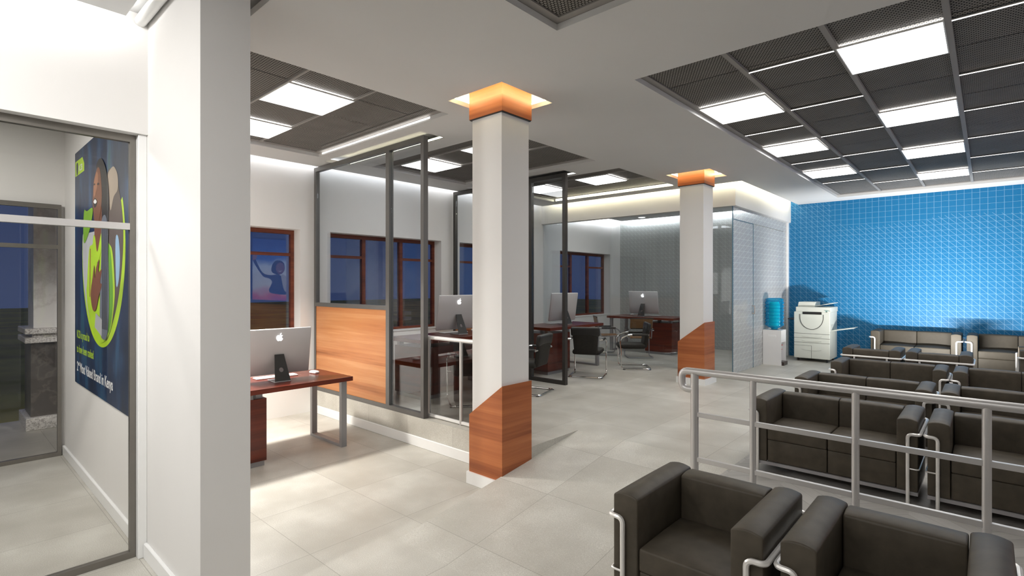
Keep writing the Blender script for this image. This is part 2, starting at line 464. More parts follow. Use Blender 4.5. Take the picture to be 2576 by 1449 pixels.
struct(b.build('wall_entry', M['wall'], smooth=False))
b = MB(); b.box(-4.06, YF, 2.632, -3.88, 0.914, ZL+0.1)
struct(b.build('wall_header', M['wall'], smooth=False))
b = MB(); b.slab(YF, 0.914, -0.1, 3.6, -7.05, -6.89, [(-2.2, 0.884, 0.0, 2.495)], 'YZX')
struct(b.build('wall_porch', M['wall'], smooth=False))
# baseboards
b = MB(); b.box(-6.86, 0.893, 0.0, -4.0, 0.914, 0.095, 0.004, 1); struct(b.build('baseboard_vestibule', M['trimw'], smooth=False))
b = MB(); b.box(-3.893, 0.893, 0.0, -2.937, 0.914, 0.095, 0.004, 1)
b.box(-2.937, 0.893, 0.0, -2.917, 1.177, 0.095, 0.004, 1); b.box(-6.7, 1.156, 0.0, -2.937, 1.177, 0.095, 0.004, 1)
struct(b.build('baseboard_entry', M['trimw'], smooth=False))
b = MB(); b.box(XW, 3.436, 0.0, -3.33, 3.456, 0.104, 0.004, 1); struct(b.build('baseboard_step', M['trimw'], smooth=False))
b = MB(); b.box(-2.0, YB-0.018, UP, XR, YB, UP+0.04); struct(b.build('baseboard_back', M['trimw'], smooth=False))
b = MB(); b.box(-3.965, 0.868, 0.0, -3.90, 0.914, 2.632, 0.003, 1); struct(b.build('trim_1', M['trimw'], smooth=False))
b = MB(); b.box(-3.02, 11.37, UP, -2.93, YB+0.01, 2.93, 0.003, 1); struct(b.build('trim_2', M['trimw'], smooth=False))

# windows
def window(i, y0, y1, cols):
    xf0, xf1 = XW-0.235, XW-0.175
    fw = 0.045
    b = MB()
    b.box(xf0, y0, ZWT-0.055, xf1, y1, ZWT); b.box(xf0, y0, ZS, xf1, y1, ZS+0.05)
    b.box(xf0, y0, ZS+0.05, xf1, y0+fw, ZWT-0.055); b.box(xf0, y1-fw, ZS+0.05, xf1, y1, ZWT-0.055)
    w = (y1-y0)
    m1, m2 = y0+w/3-0.03, y0+2*w/3-0.02
    for m in (m1, m2): b.box(xf0, m-0.03, ZS+0.05, xf1, m+0.03, ZWT-0.055)
    b.box(xf0+0.006, y0+fw, 2.085, xf1-0.006, m1-0.03, 2.125); b.box(xf0+0.006, m2+0.03, 2.085, xf1-0.006, y1-fw, 2.125)
    fr = struct(b.build('window_%d' % i, M['winwood'], smooth=False))
    b = MB(); xg = (xf0+xf1)/2; b.box(xg-0.004, y0+0.02, ZS+0.03, xg+0.004, y1-0.02, ZWT-0.03)
    b.build('pane', M['wglass'], fr, smooth=False)
    b = MB(); b.box(XW-0.175, y0+0.002, ZS-0.001, XW+0.012, y1-0.002, ZS+0.012); b.build('sill', M['wall'], fr, smooth=False)
for i, (a, c) in enumerate(WIN): window(i+1, a, c, 3)

# ------------------------------------------------------------------ ceiling
COLX = (-3.42,-2.79)
HOLES = [(COLX[0],COLX[1],2.97,3.61), (COLX[0],COLX[1],7.07,7.71),
         (-6.09,-3.68,1.26,3.203), (-6.09,-3.68,3.95,5.648), (-6.09,-3.68,6.22,7.93),
         (-6.26,-4.31,3.365,3.70), (-6.26,-4.31,5.83,6.165),
         (-2.007,1.0,3.62,10.95), (-1.975,1.0,-2.6,2.60),
         (-6.61,-2.80,0.77,1.26), (-3.90,-3.732,YF,0.77),
         (-6.85,-2.755,8.217,YB-0.03)]
b = MB(); b.slab(-6.605, XR, YF, YB-0.03, ZC, ZT, HOLES)
struct(b.build('ceiling', M['ceil'], smooth=False))
b = MB(); b.box(-9.0, YF, ZL, XR+0.1, YB+0.1, ZL+0.12)
struct(b.build('ceiling_void', M['ceil'], smooth=False))
# office ceiling, with a gap all round for the hidden light
b = MB(); b.box(-6.62, 8.52, 3.25, -3.10, YB-0.14, 3.29)
struct(b.build('ceiling_office', M['ceil'], smooth=False))
# bulkhead round the glass office
b = MB()
b.box(XW, 8.36, 2.93, -2.897, 8.50, ZL); b.box(-3.03, 8.50, 2.93, -2.897, YB, ZL)
struct(b.build('trim_bulkhead', M['wall'], smooth=False))

# recessed mesh fields: dark tray, mesh tiles with narrow seams, bars
def mesh_field(x0, x1, y0, y1, xb, yb, bars, axis, name):
    d = 0.055
    b = MB()
    # tray band round the field (underside a little above the ceiling)
    b.slab(x0-0.03, x1+0.03, y0-0.03, y1+0.03, ZT+0.0015, ZT+0.012, [(x0+d, x1-d, y0+d, y1-d)])
    struct(b.build('ceiling_tray', M['bar'], smooth=False))
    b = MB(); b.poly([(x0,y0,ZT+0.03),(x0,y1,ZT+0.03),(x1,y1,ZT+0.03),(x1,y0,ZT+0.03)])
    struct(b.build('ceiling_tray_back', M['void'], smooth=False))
    b = MB(); g = 0.004
    for i in range(len(xb)-1):
        for j in range(len(yb)-1):
            b.poly([(xb[i]+g,yb[j]+g,ZT+0.010),(xb[i]+g,yb[j+1]-g,ZT+0.010),(xb[i+1]-g,yb[j+1]-g,ZT+0.010),(xb[i+1]-g,yb[j]+g,ZT+0.010)])
    struct(b.build('ceiling_mesh', M['mesh'], smooth=False))
    b = MB()
    for v in bars:
        if axis == 'y': b.box(v-0.017, y0+d, ZT-0.012, v+0.017, y1-d, ZT+0.009)
        else: b.box(x0+d, v-0.011, ZT-0.006, x1-d, v+0.011, ZT+0.009)
    if bars: struct(b.build('ceiling_bars', M['bar'], smooth=False))
def seq(a, s, lo, hi):
    k = math.ceil((lo-a)/s); out = []
    while a+k*s < hi: out.append(a+k*s); k += 1
    return [lo]+[q for q in out if q-lo > 0.05 and hi-q > 0.05]+[hi]
yR = seq(4.70, 0.603, 3.675, 10.895)
mesh_field(-2.007, 1.0, 3.62, 10.95, [-1.952,-1.36,-0.765,-0.18,0.41,0.945], yR, [-1.36,-0.765,-0.18,0.41], 'y', 'R')
mesh_field(-1.975, 1.0, -2.6, 2.60, [-1.92,-1.36,-0.765,-0.18,0.41,0.945], seq(4.70-0.603*4, 0.603, -2.545, 2.545), [-1.36,-0.765,-0.18,0.41], 'y', 'N')
xA = [-6.035,-5.84,-5.25,-4.66,-4.09,-3.735]
for (y0, y1, l0) in ((1.26,3.203,1.91),(3.95,5.648,4.235),(6.22,7.93,6.585)):
    ys = seq(l0, 0.575, y0+0.055, y1-0.055)
    mesh_field(-6.09, -3.68, y0, y1, xA, ys, [l0-0.005, l0+0.575], 'x', 'A')

# ceiling lights (prototype, then copies)
cl = thing('ceiling_light', 'x', 'ceiling light', (0,0,ZT))
b = MB(); b.slab(-0.285, 0.285, -0.293, 0.293, -0.016, -0.004, [(-0.278,0.278,-0.286,0.286)]); b.build('frame', M['trimw'], cl, smooth=False)
b = MB(); b.poly([(-0.278,-0.286,-0.014),(-0.278,0.286,-0.014),(0.278,0.286,-0.014),(0.278,-0.286,-0.014)]); b.build('diffuser', M['panel'], cl, smooth=False, recalc=False)
ordn = ['first','second','third','fourth','fifth']
spots = []
for k, y in enumerate((5.0,6.82,8.61)): spots.append((-1.672, y, '%s square light panel of the row nearest the columns, in the waiting area ceiling' % ordn[k].capitalize(), 'waiting area light panels'))
for k, y in enumerate((4.41,6.22,8.04,9.84)): spots.append((-0.482, y, '%s square light panel from the front, second lit row of waiting area ceiling' % ordn[k].capitalize(), 'waiting area light panels'))
for k, y in enumerate((5.0,6.82,8.61)): spots.append((0.70, y, '%s square light panel of the row furthest right in the waiting area ceiling' % ordn[k].capitalize(), 'waiting area light panels'))
bay = ['front desk bay', 'middle desk bay behind the white column', 'far desk bay before the glass office']
for k, (y, xs) in enumerate(((2.193,(-4.375,-5.545)),(4.52,(-4.365,-5.54)),(6.873,(-4.377,-5.545)))):
    for q, x in enumerate(xs): spots.append((x, y, 'square light panel %s in the %s' % (('closest to the columns','closest to the windows')[q], bay[k]), 'desk bay light panels'))
for (x, y, w) in ((-1.64,-0.9,'above the entrance door side'),(-0.47,0.1,'above the near armchairs'),(-0.47,-1.9,'at the rear of the entrance'),(-5.35,-0.55,'between the two glass entrance doors')):  # unseen panels added to brighten the entrance and vestibule
    spots.append((x, y, 'added unseen square light panel in near ceiling field, %s' % w, 'entrance light panels'))
for (x, w) in ((-5.55,'on the window side'),(-4.05,'on the open side')):  # unseen panels added to brighten the office interior
    spots.append((x, 9.35, 'added unseen square light panel in the glass office ceiling behind the bulkhead, %s' % w, 'office light panels'))
first = True
for (x, y, lab, grp) in spots:
    if first:
        cl.location = (x, y, ZT); cl['label'] = lab; cl['group'] = grp; first = False
    else:
        r_ = copy_tree(cl, (x, y, ZC if x < -5 and y < 0 else (3.253 if y > 9.3 and x < -3 else ZT)), 0, lab, grp)
        if grp.startswith('entrance'):
            for ch_ in kids(r_):
                if ch_.name.startswith('diffuser'):
                    ch_.data = ch_.data.copy(); ch_.data.materials[0] = M['panel3' if x < -5 else 'panel2']
# slim linear lights at the tile seams
sl = thing('linear_light', 'x', 'ceiling light', (0,0,ZT), 0, 'slim linear ceiling lights')
b = MB(); b.box(-0.285,-0.009,-0.003,0.285,0.009,0.006); b.build('housing', M['bar'], sl, smooth=False)
b = MB(); b.poly([(-0.28,-0.0075,-0.0045),(-0.28,0.0075,-0.0045),(0.28,0.0075,-0.0045),(0.28,-0.0075,-0.0045)]); b.build('diffuser', M['strip'], sl, smooth=False, recalc=False)
first = True
for (x, nm, ys) in ((-1.063,'second column',(4.17,5.32,6.50,7.65,8.83,10.0)),(0.115,'fourth column',(4.17,5.30,6.42,7.65,8.83,10.0)),(-1.665,'first column',(5.91,7.72,9.51))):
    for k, y in enumerate(ys):
        lab = 'slim white light line number %s from the front in the %s of ceiling tiles' % (['one','two','three','four','five','six'][k], nm)
        if first: sl.location = (x, y, ZT); sl['label'] = lab; first = False
        else: copy_tree(sl, (x, y, ZT), 0, lab)

# hidden cove strips lying on the top edge of the ceiling (thin LED profiles)
def cove(label, boxes, m):
    root = None
    for k, (x0,y0,z0,x1,y1,z1) in enumerate(boxes):
        c = ((x0+x1)/2,(y0+y1)/2,(z0+z1)/2)
        b = MB(); b.box(x0,y0,z0,x1,y1,z1)
        o = b.build('led_strip' if root is None else 'segment', M[m], None, smooth=False, origin=c)
        if root is None:
            root = tag(o, label, 'led strip', 'cove led strips')
        else:
            o.parent = root; o.location = Vector(c)-Vector(root.location)
    return root
for (y0, nm) in ((2.97,'near'),(7.07,'far')):
    z0, z1 = ZT+0.002, ZT+0.022
    cove('warm light strip in the ceiling opening around the %s white column' % nm,
         [(-3.44,y0-0.05,z0,-2.77,y0-0.02,z1),(-3.44,y0+0.66,z0,-2.77,y0+0.69,z1),(-3.47,y0-0.05,z0,-3.44,y0+0.69,z1),(-2.77,y0-0.05,z0,-2.74,y0+0.69,z1)], 'stripw')
cove('cool white light strip hidden above the window wall edge of the ceiling', [(-6.60,1.3,ZT+0.004,-6.575,8.2,ZT+0.024)], 'stripc')
cove('warm white light strip above the long front of the glass office bulkhead', [(-6.5,8.185,ZT+0.004,-2.76,8.212,ZT+0.024),(-2.75,8.19,ZT+0.004,-2.725,11.3,ZT+0.024)], 'stripf')
cove('cool white light strip hidden in the ceiling gap inside the glass office', [(-6.615,8.6,3.294,-6.59,11.25,3.312),(-6.59,11.28,3.294,-3.12,11.305,3.312)], 'stripo')
cove('white light strip in the ceiling slot above the nearest wood and glass partition', [(-6.2,3.70,ZT-0.026,-4.33,3.706,ZT-0.008)], 'stripf')
cove('white light strip in the ceiling slot above the second glass partition', [(-6.2,6.165,ZT-0.026,-4.33,6.171,ZT-0.008)], 'strip')
cove('white light line along the far edge of the front desk bay mesh ceiling', [(-6.0,3.200,ZT-0.020,-3.95,3.206,ZT-0.008)], 'strip')
cove('bright light line along the far edge of the mesh ceiling before the glass office', [(-6.05,7.928,ZT-0.028,-3.72,7.934,ZT-0.004)], 'stripf')
cove('white light strip in ceiling gap above the glass entrance header', [(-3.735,-2.6,ZT+0.004,-3.71,0.76,ZT+0.024)], 'striph')
cove('thin light strip in the ceiling gap at the top of the blue wall', [(-2.6,YB-0.05,ZT+0.004,2.5,YB-0.035,ZT+0.02)], 'strip')

# small round downlight in the office
o = thing('downlight', 'small round white downlight in the ceiling of the glass office', 'ceiling light', (-5.86,10.9,3.25))
b = MB(); b.lathe([(0.10,-0.001),(0.10,-0.012),(0.075,-0.014)], (0,0,0)); b.build('ring', M['trimw'], o)
b = MB(); b.lathe([(0.073,-0.015),(0.03,-0.022)], (0,0,0)); b.build('lens', M['strip'], o)

# pipe under the entrance cove
o = MB().tube([(-3.88,0.875,3.325),(-2.75,0.875,3.325)], 0.033, 14).build('ceiling_pipe', M['trimw'], origin=(-3.88,0.875,3.325))
tag(o, 'white round pipe running along the top of the white entrance wall', 'pipe')

# ------------------------------------------------------------------ columns
def column(y0, zf, zl, zr, label):
    o = thing('column', label, 'column', (-3.112, y0+0.2, zf), 0, 'white square columns')
    def bld(b, name, m): return b.build(name, m, o, smooth=False)
    X0, X1 = -0.172, 0.172; Y0, Y1 = -0.17, 0.17
    b = MB(); b.box(X0,Y0,0.0,X1,Y1,ZL-zf); bld(b, 'shaft', M['wall'])
    wx0, wx1, wy0, wy1 = -0.196, 0.192, -0.186, 0.186
    a, c = zl-zf, zr-zf
    b = MB(); b.prism([(wx0,wy0,0.0),(wx1,wy0,0.0),(wx1,wy0,c),(wx0,wy0,a)], (0,wy1-wy0,0)); bld(b, 'wood_base', M['wood'])
    b = MB(); b.box(wx0-0.018,wy0-0.018,0.0,wx1+0.018,wy1+0.018,0.10 if zf < 0.1 else 0.085); bld(b, 'plinth', M['trimw'])
    b = MB(); b.box(wx0,wy0,3.115-zf,wx1,wy1,ZL-zf); bld(b, 'wood_cap', M['wood'])
    b = MB(); b.box(wx0+0.004,wy0+0.004,3.108-zf,wx1-0.004,wy1-0.004,3.1145-zf); bld(b, 'shadow_gap', M['black'])
    return o
column(3.098, 0.0, 0.588, 0.876, 'white square column at the ramp, nearest, with slanted cherry wood base and cap')
column(7.20, UP, 0.885, 1.175, 'white square column beside the glass office, further away, with slanted wood base')

# ------------------------------------------------------------------ partitions between the desk bays
def partition(yc, label, mt):
    o = thing('partition', label, 'partition', (-5.5, yc, UP), 0, 'desk bay partitions')
    def X(v): return v+5.5
    zt = 3.262-UP; t = 0.03
    xl, xm0, xm1, xe0, xe1 = -6.70, -5.047, -4.982, -4.417, -4.367
    b = MB()
    b.box(X(xl),-t,0.0,X(xl)+0.045,t,zt); b.box(X(xm0),-t,0.05,X(xm1),t,zt-0.055); b.box(X(xe0),-t,0.0,X(xe1),t,zt)
    b.box(X(xl)+0.045,-t,zt-0.055,X(xe0),t,zt); b.box(X(xl)+0.045,-t,0.0,X(xe0),t,0.05)
    b.build('frame', mt, o, smooth=False)
    b = MB(); b.box(X(xl)+0.045,-t,1.115,X(xm0),t,1.165); b.build('middle_rail', mt, o, smooth=False)
    b = MB(); b.box(X(xl)+0.045,-0.02,0.05,X(xm0),0.02,1.115); b.build('wood_panel', M['woodp'], o, smooth=False)
    b = MB(); b.box(X(xl)+0.046,-0.005,1.166,X(xm0)-0.001,0.005,zt-0.056); b.build('glass_pane', M['glass'], o, smooth=False)
    b = MB(); b.box(X(xm1)+0.001,-0.005,0.051,X(xe0)-0.001,0.005,zt-0.056); b.build('glass_pane', M['glass'], o, smooth=False)
partition(3.487, 'grey framed glass partition with cherry wood lower panel, nearest the entrance', M['alu'])
partition(5.965, 'dark framed glass partition behind the near white column', M['alud'])

# ------------------------------------------------------------------ glass office front
o = thing('glass_wall', 'frameless glass front of the corner office under the white bulkhead', 'glass wall', (-4.85, 8.42, UP))
b = MB(); b.box(-1.895,-0.006,0.0,1.884,0.006,2.63); b.build('front_pane', M['rglass'], o, smooth=False)
b = MB(); b.box(1.8845,-0.010,0.0,1.894,0.010,2.63); b.build('glass_edge', M['gedge'], o, smooth=False)
o = thing('glass_wall', 'clear glass side wall of the corner office behind the water cooler', 'glass wall', (-2.96, 10.4, UP))
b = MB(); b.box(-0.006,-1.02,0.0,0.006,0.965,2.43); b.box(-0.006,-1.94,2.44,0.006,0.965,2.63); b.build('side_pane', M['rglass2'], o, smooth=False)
b = MB(); b.box(-0.009,-1.032,0.0,0.009,-1.021,2.43); b.build('glass_edge', M['gedge'], o, smooth=False)
d3 = bpy.data.objects.new('door_3', None); C.objects.link(d3); d3.location = (-2.96, 8.91, UP); struct(d3)
d3['label'] = 'frameless glass office door with a round steel pull handle'
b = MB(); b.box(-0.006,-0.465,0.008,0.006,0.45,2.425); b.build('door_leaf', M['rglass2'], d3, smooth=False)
b = MB(); b.box(-0.008,-0.465,2.4255,0.008,0.45,2.435); b.build('top_edge', M['gedge'], d3, smooth=False)
b = MB()
for sx in (-1, 1): b.tube([(0.008*sx,0.40,0.92),(0.05*sx,0.40,0.92),(0.05*sx,0.40,1.045),(0.008*sx,0.40,1.045)], 0.009, 8, 0.045)
b.build('handle', M['handle'], d3)

# ------------------------------------------------------------------ entrance doors
def entrance(n, x, y0, y1, zt, zb, label, mt, mbar):
    d = bpy.data.objects.new('door_%d' % n, None); C.objects.link(d); d.location = (x, (y0+y1)/2, 0); struct(d); d['label'] = label
    h = (y1-y0)/2; t = 0.02
    b = MB()
    b.box(-t,h-0.03,0.0,t,h,zt); b.box(-t,-h,0.0,t,-h+0.03,zt); b.box(-t,-h+0.03,zt-0.045,t,h-0.03,zt); b.box(-t,-h+0.03,0.0,t,h-0.03,0.04)
    b.box(-t,-0.35,0.04,t,-0.29,zt-0.045)
    b.build('frame', mt, d, smooth=False)
    b = MB(); b.box(-0.022,-h+0.03,zb-0.02,0.022,h-0.03,zb+0.02); b.build('transom', mbar, d, smooth=False)
    b = MB(); b.box(-0.004,-h+0.03,0.04,0.004,h-0.03,zt-0.045); b.build('glass_pane', M['dglass'], d, smooth=False)
entrance(1, -3.972, -2.6, 0.866, 2.632, 2.062, 'inner glass entrance door with light metal transom', M['doorm'], M['rail'])
entrance(2, -6.865, -2.2, 0.884, 2.495, 2.075, 'outer glass entrance door with dark metal frame', M['doorm'], M['doorm'])

# porch pillar
o = thing('porch_pillar', 'white marble porch pillar on a dark granite pedestal outside the glass doors', 'pillar', (-8.55, 1.30, 0.0))
b = MB(); b.box(-0.42,-0.55,0.0,0.30,0.55,0.145,0.006,1); b.build('base_slab', M['gran'], o, smooth=False)
b = MB(); b.box(-0.34,-0.50,0.145,0.22,0.50,1.02); b.build('pedestal', M['dgran'], o, smooth=False)
b = MB(); b.box(-0.42,-0.56,1.02,0.31,0.56,1.085,0.006,1); b.box(-0.33,-0.49,1.085,0.22,0.49,1.125); b.box(-0.42,-0.56,1.125,0.31,0.56,1.19,0.006,1); b.build('ledge', M['gran'], o, smooth=False)
b = MB(); b.box(-0.30,-0.475,1.19,0.20,0.475,3.6); b.build('shaft', M['marb'], o, smooth=False)

# ------------------------------------------------------------------ hand rails
def handrail(x0, yc, posts, x1, label, m, bars, loc, m2, rt=0.023):
    o = thing('handrail', label, 'handrail', (x0, yc, UP))
    L = x1-x0; zt = 0.842
    b = MB(); b.tube([(0.0,0,zt-0.115),(-0.085,0,zt-0.115),(-0.085,0,zt),(L,0,zt)], rt, 12, 0.045, fs=6); b.build('top_rail', m, o)
    b = MB(); b.cyl((0,0,-0.13 if x0 > -2 else 0),(0,0,zt-rt*0.5), 0.025, 14); b.build('end_post', m2, o)
    for k, p in enumerate(posts):
        b = MB(); b.cyl((p-x0,0,0),(p-x0,0,zt-rt*0.5), 0.0185, 12); b.build('baluster', m2, o)
    for (z, nm) in bars:
        b = MB(); b.box(0.02,-0.013,z-0.014,L,0.013,z+0.014,0.002,1); b.build(nm, m, o, smooth=False)
    return o
handrail(-1.40, 3.30, (-1.042,-0.522,-0.004,0.514,1.03,1.55,2.07), 2.55, 'long grey steel handrail in front of the black sofas', M['rail'], ((0.57,'middle_bar'),(0.283,'lower_bar')), None, M['rail'])
hr = handrail(-4.415, 3.56, (-3.90,), -3.32, 'short white handrail between glass partition and near column', M['railw'], ((0.025,'lower_bar'),), None, M['rail'], 0.02)
b = MB(); b.box(0.026,-0.004,0.045,1.09,0.004,0.815); b.build('glass_infill', M['glass2'], hr, smooth=False)

# ------------------------------------------------------------------ desks
def make_desk(name, label):
    """long axis = y, sitter on -x, front edge +x; origin floor, centre"""
    o = thing(name, label, 'desk', group='mahogany desks')
    b = MB(); b.box(-0.37,-0.75,0.695,0.37,0.75,0.74,0.002,1); b.build('desk_top', M['mahog'], o, smooth=False)
    b = MB(); b.box(-0.30,-0.68,0.05,0.27,-0.10,0.635,0.002,1); b.build('pedestal', M['mahog'], o, smooth=False)
    b = MB(); b.box(-0.29,-0.66,0.0,0.255,-0.115,0.05); b.build('kick_plate', M['greym'], o, smooth=False)
    for (x, y) in ((-0.25,-0.63),(0.22,-0.63),(-0.25,-0.16),(0.22,-0.16)):
        b = MB(); b.box(x-0.03,y-0.03,0.635,x+0.03,y+0.03,0.695); b.build('spacer', M['greym'], o, smooth=False)
    b = MB(); y = 0.685
    b.box(-0.37,y-0.03,0.03,-0.325,y+0.03,0.68); b.box(0.26,y-0.03,0.03,0.305,y+0.03,0.68); b.box(-0.37,y-0.03,0.0,0.305,y+0.03,0.03); b.box(-0.37,y-0.03,0.68,0.305,y+0.03,0.695)
    b.build('loop_leg', M['greym'], o, smooth=False)
    b = MB()
    for z in (0.20,0.40): b.box(-0.304,-0.66,z,-0.300,-0.12,z+0.006)
    b.build('drawer_gap', M['black'], o, smooth=False)
    return o
XD = -5.315
desk1 = make_desk('desk', 'mahogany desk beside the white entrance pillar, nearest, on the lower floor')
desk1.location = (XD, 2.234, 0)
copy_tree(desk1, (XD, 4.665, UP), 0, 'mahogany desk behind the near glass partition and short white rail')
copy_tree(desk1, (XD, 7.09, UP), 0, 'mahogany desk between the second partition and the glass office')
d4 = copy_tree(desk1, (-5.32, 10.12, UP), -PI/2, 'mahogany desk inside the glass office'); d4.scale = (1,-1,1)
# (rotating by -90 deg turns its front +x to -y)

# computers
def smooth_loop(pts, n=4):
    out = []; m = len(pts)
    for i in range(m):
        p0, p1, p2, p3 = [Vector((*pts[(i+k-1) % m], 0)) for k in range(4)]
        for k in range(n):
            t = k/n
            out.append(0.5*((2*p1)+(p2-p0)*t+(2*p0-5*p1+4*p2-p3)*t*t+(3*p1-p0-3*p2+p3)*t**3))
    return [(p.x, p.y) for p in out]
def make_computer(label):
    """screen faces -x, back faces +x; origin at the foot on the desk"""
    o = thing('desktop_computer', label, 'computer', group='desktop computers')
    tilt = R(9)
    m = Matrix.Translation((-0.065,0,0.06)) @ Matrix.Rotation(tilt, 4, 'Y')
    b = MB(); b.rbox((0,0,0.235),(0.014,0.325,0.235),0.013,(0,0,0),3)
    for v in b.bm.verts:
        v.co.x += 0.014*(1-(v.co.y/0.33)**2)*(1-((v.co.z-0.235)/0.24)**2) if v.co.x > 0 else 0
    b.xf(m); b.build('case', M['silver'], o)
    b = MB(); b.box(-0.0158,-0.315,0.085,-0.0148,0.315,0.458); b.xf(m); b.build('screen', M['screen'], o, smooth=False)
    body = [(0.0,0.23),(-0.10,0.30),(-0.26,0.31),(-0.40,0.20),(-0.46,0.0),(-0.42,-0.24),(-0.30,-0.45),(-0.17,-0.53),(0.0,-0.48),(0.17,-0.53),(0.30,-0.46),(0.40,-0.30),(0.43,-0.20),(0.31,-0.11),(0.26,0.03),(0.29,0.15),(0.39,0.23),(0.26,0.31),(0.10,0.30)]
    leaf = [(0.0,0.34),(0.02,0.48),(0.14,0.60),(0.20,0.60),(0.18,0.46),(0.08,0.36)]
    b = MB(); k = 0.072
    for lp in (body, leaf):
        b.prism([(0.0287,-p[0]*k*-1,0.385+p[1]*k) for p in smooth_loop(lp)], (0.0012,0,0))
    b.xf(m); b.build('fruit_mark', M['logo'], o, smooth=False)
    # bent sheet stand with a round cable hole
    b = MB()
    ring = []
    zb, zt_ = 0.0, 0.255
    def stand_pt(u, v):  # u across -1..1, v along 0..1
        w = 0.076-0.031*v; z = 0.010+v*zt_; x = 0.105-0.095*v
        return Vector((x, u*w, z))
    hc, hr = (0.0, 0.42), 0.022
    outer = []; inner = []
    N = 24
    for i in range(N):
        a = 2*PI*i/N; ca, sa = math.cos(a), math.sin(a)
        s_ = 1/max(abs(ca), abs(sa)); u, v = ca*s_, 0.5+0.5*sa*s_
        outer.append(stand_pt(u, v))
        c0 = stand_pt(0, 0.42); inner.append(c0+Vector((-0.095*sa*hr/0.255,ca*hr,sa*hr)))
    nrm = Vector((0.255,0,0.095)).normalized()*0.006
    A = [b.bm.verts.new(p) for p in outer]; B = [b.bm.verts.new(p) for p in inner]
    A2 = [b.bm.verts.new(p-nrm) for p in outer]; B2 = [b.bm.verts.new(p-nrm) for p in inner]
    for i in range(N):
        j = (i+1) % N
        b.bm.faces.new((A[i],A[j],B[j],B[i])); b.bm.faces.new((A2[j],A2[i],B2[i],B2[j]))
        b.bm.faces.new((A[j],A[i],A2[i],A2[j])); b.bm.faces.new((B[i],B[j],B2[j],B2[i]))
    b.build('stand', M['black'], o, smooth=False)
    b = MB(); b.box(-0.09,-0.080,0.0,0.108,0.080,0.010,0.003,2); b.build('foot', M['greym'], o, smooth=False)
    return o
comp = make_computer('silver desktop computer with glowing mark on the nearest desk by the entrance pillar')
comp.location = (-5.27, 2.35, 0.74); comp.rotation_euler = (0,0,R(-4))
copy_tree(comp, (-5.27, 4.76, 1.04), R(-4), 'silver desktop computer on the desk behind the near partition, left of the column')
copy_tree(comp, (-5.27, 7.15, 1.04), R(-6), 'silver desktop computer half hidden by the second partition end post')
copy_tree(comp, (-5.38, 10.06, 1.04), -PI/2+R(4), 'silver desktop computer on the desk inside the glass office')
kb = thing('keyboard', 'flat white keyboard in front of the nearest desktop computer', 'keyboard', (-5.50,2.42,0.74), R(-4), 'computer keyboards')
b = MB(); b.box(-0.06,-0.21,0.001,0.06,0.21,0.010,0.003,1); b.build('tray', M['silver'], kb, smooth=False)
b = MB()
for i in range(5):
    for j in range(15): b.box(-0.052+i*0.021,-0.203+j*0.0272,0.0105,-0.034+i*0.021,-0.179+j*0.0272,0.014)
b.build('keys', M['whitep'], kb, smooth=False)
copy_tree(kb, (-5.48,4.86,1.04), R(-4), 'flat white keyboard on the desk behind the near partition')
copy_tree(kb, (-5.48,7.20,1.04), R(-6), 'flat white keyboard on the desk behind the second partition')
copy_tree(kb, (-5.33,10.30,1.04), -PI/2, 'flat white keyboard on the glass office desk')
ms = thing('computer_mouse', 'small white mouse at the end of the nearest desk', 'mouse', (-5.42,2.80,0.74), R(10), 'computer mice')
b = MB(); b.rbox((0,0,0.014),(0.055,0.03,0.013),0.0125,(0,0,0.008),4); b.build('shell', M['whitep'], ms)
copy_tree(ms, (-5.45,5.24,1.04), R(10), 'small white mouse on the desk behind the near partition')
copy_tree(ms, (-5.45,7.52,1.04), R(10), 'small white mouse on the desk behind the second partition')
copy_tree(ms, (-5.72,10.22,1.04), R(100), 'small white mouse on the glass office desk')

# pendant lamp added to light the nearest desk (hidden behind the entrance pillar)
LX, LY, LZ = -5.62, 1.95, 2.05
pl = thing('added_pendant', 'added unseen grey shaded pendant lamp hanging above the nearest desk behind the pillar', 'lamp', (LX,LY,LZ))
b = MB(); b.lathe([(0.02,0.14),(0.05,0.13),(0.12,0.05),(0.16,0.0),(0.155,0.0),(0.115,0.045),(0.045,0.12),(0.015,0.13)], (0,0,0), 28); b.build('shade', M['greym'], pl)
b = MB(); b.cyl((0,0,0.13),(0,0,ZL-LZ), 0.005, 8); b.build('cord', M['black'], pl)

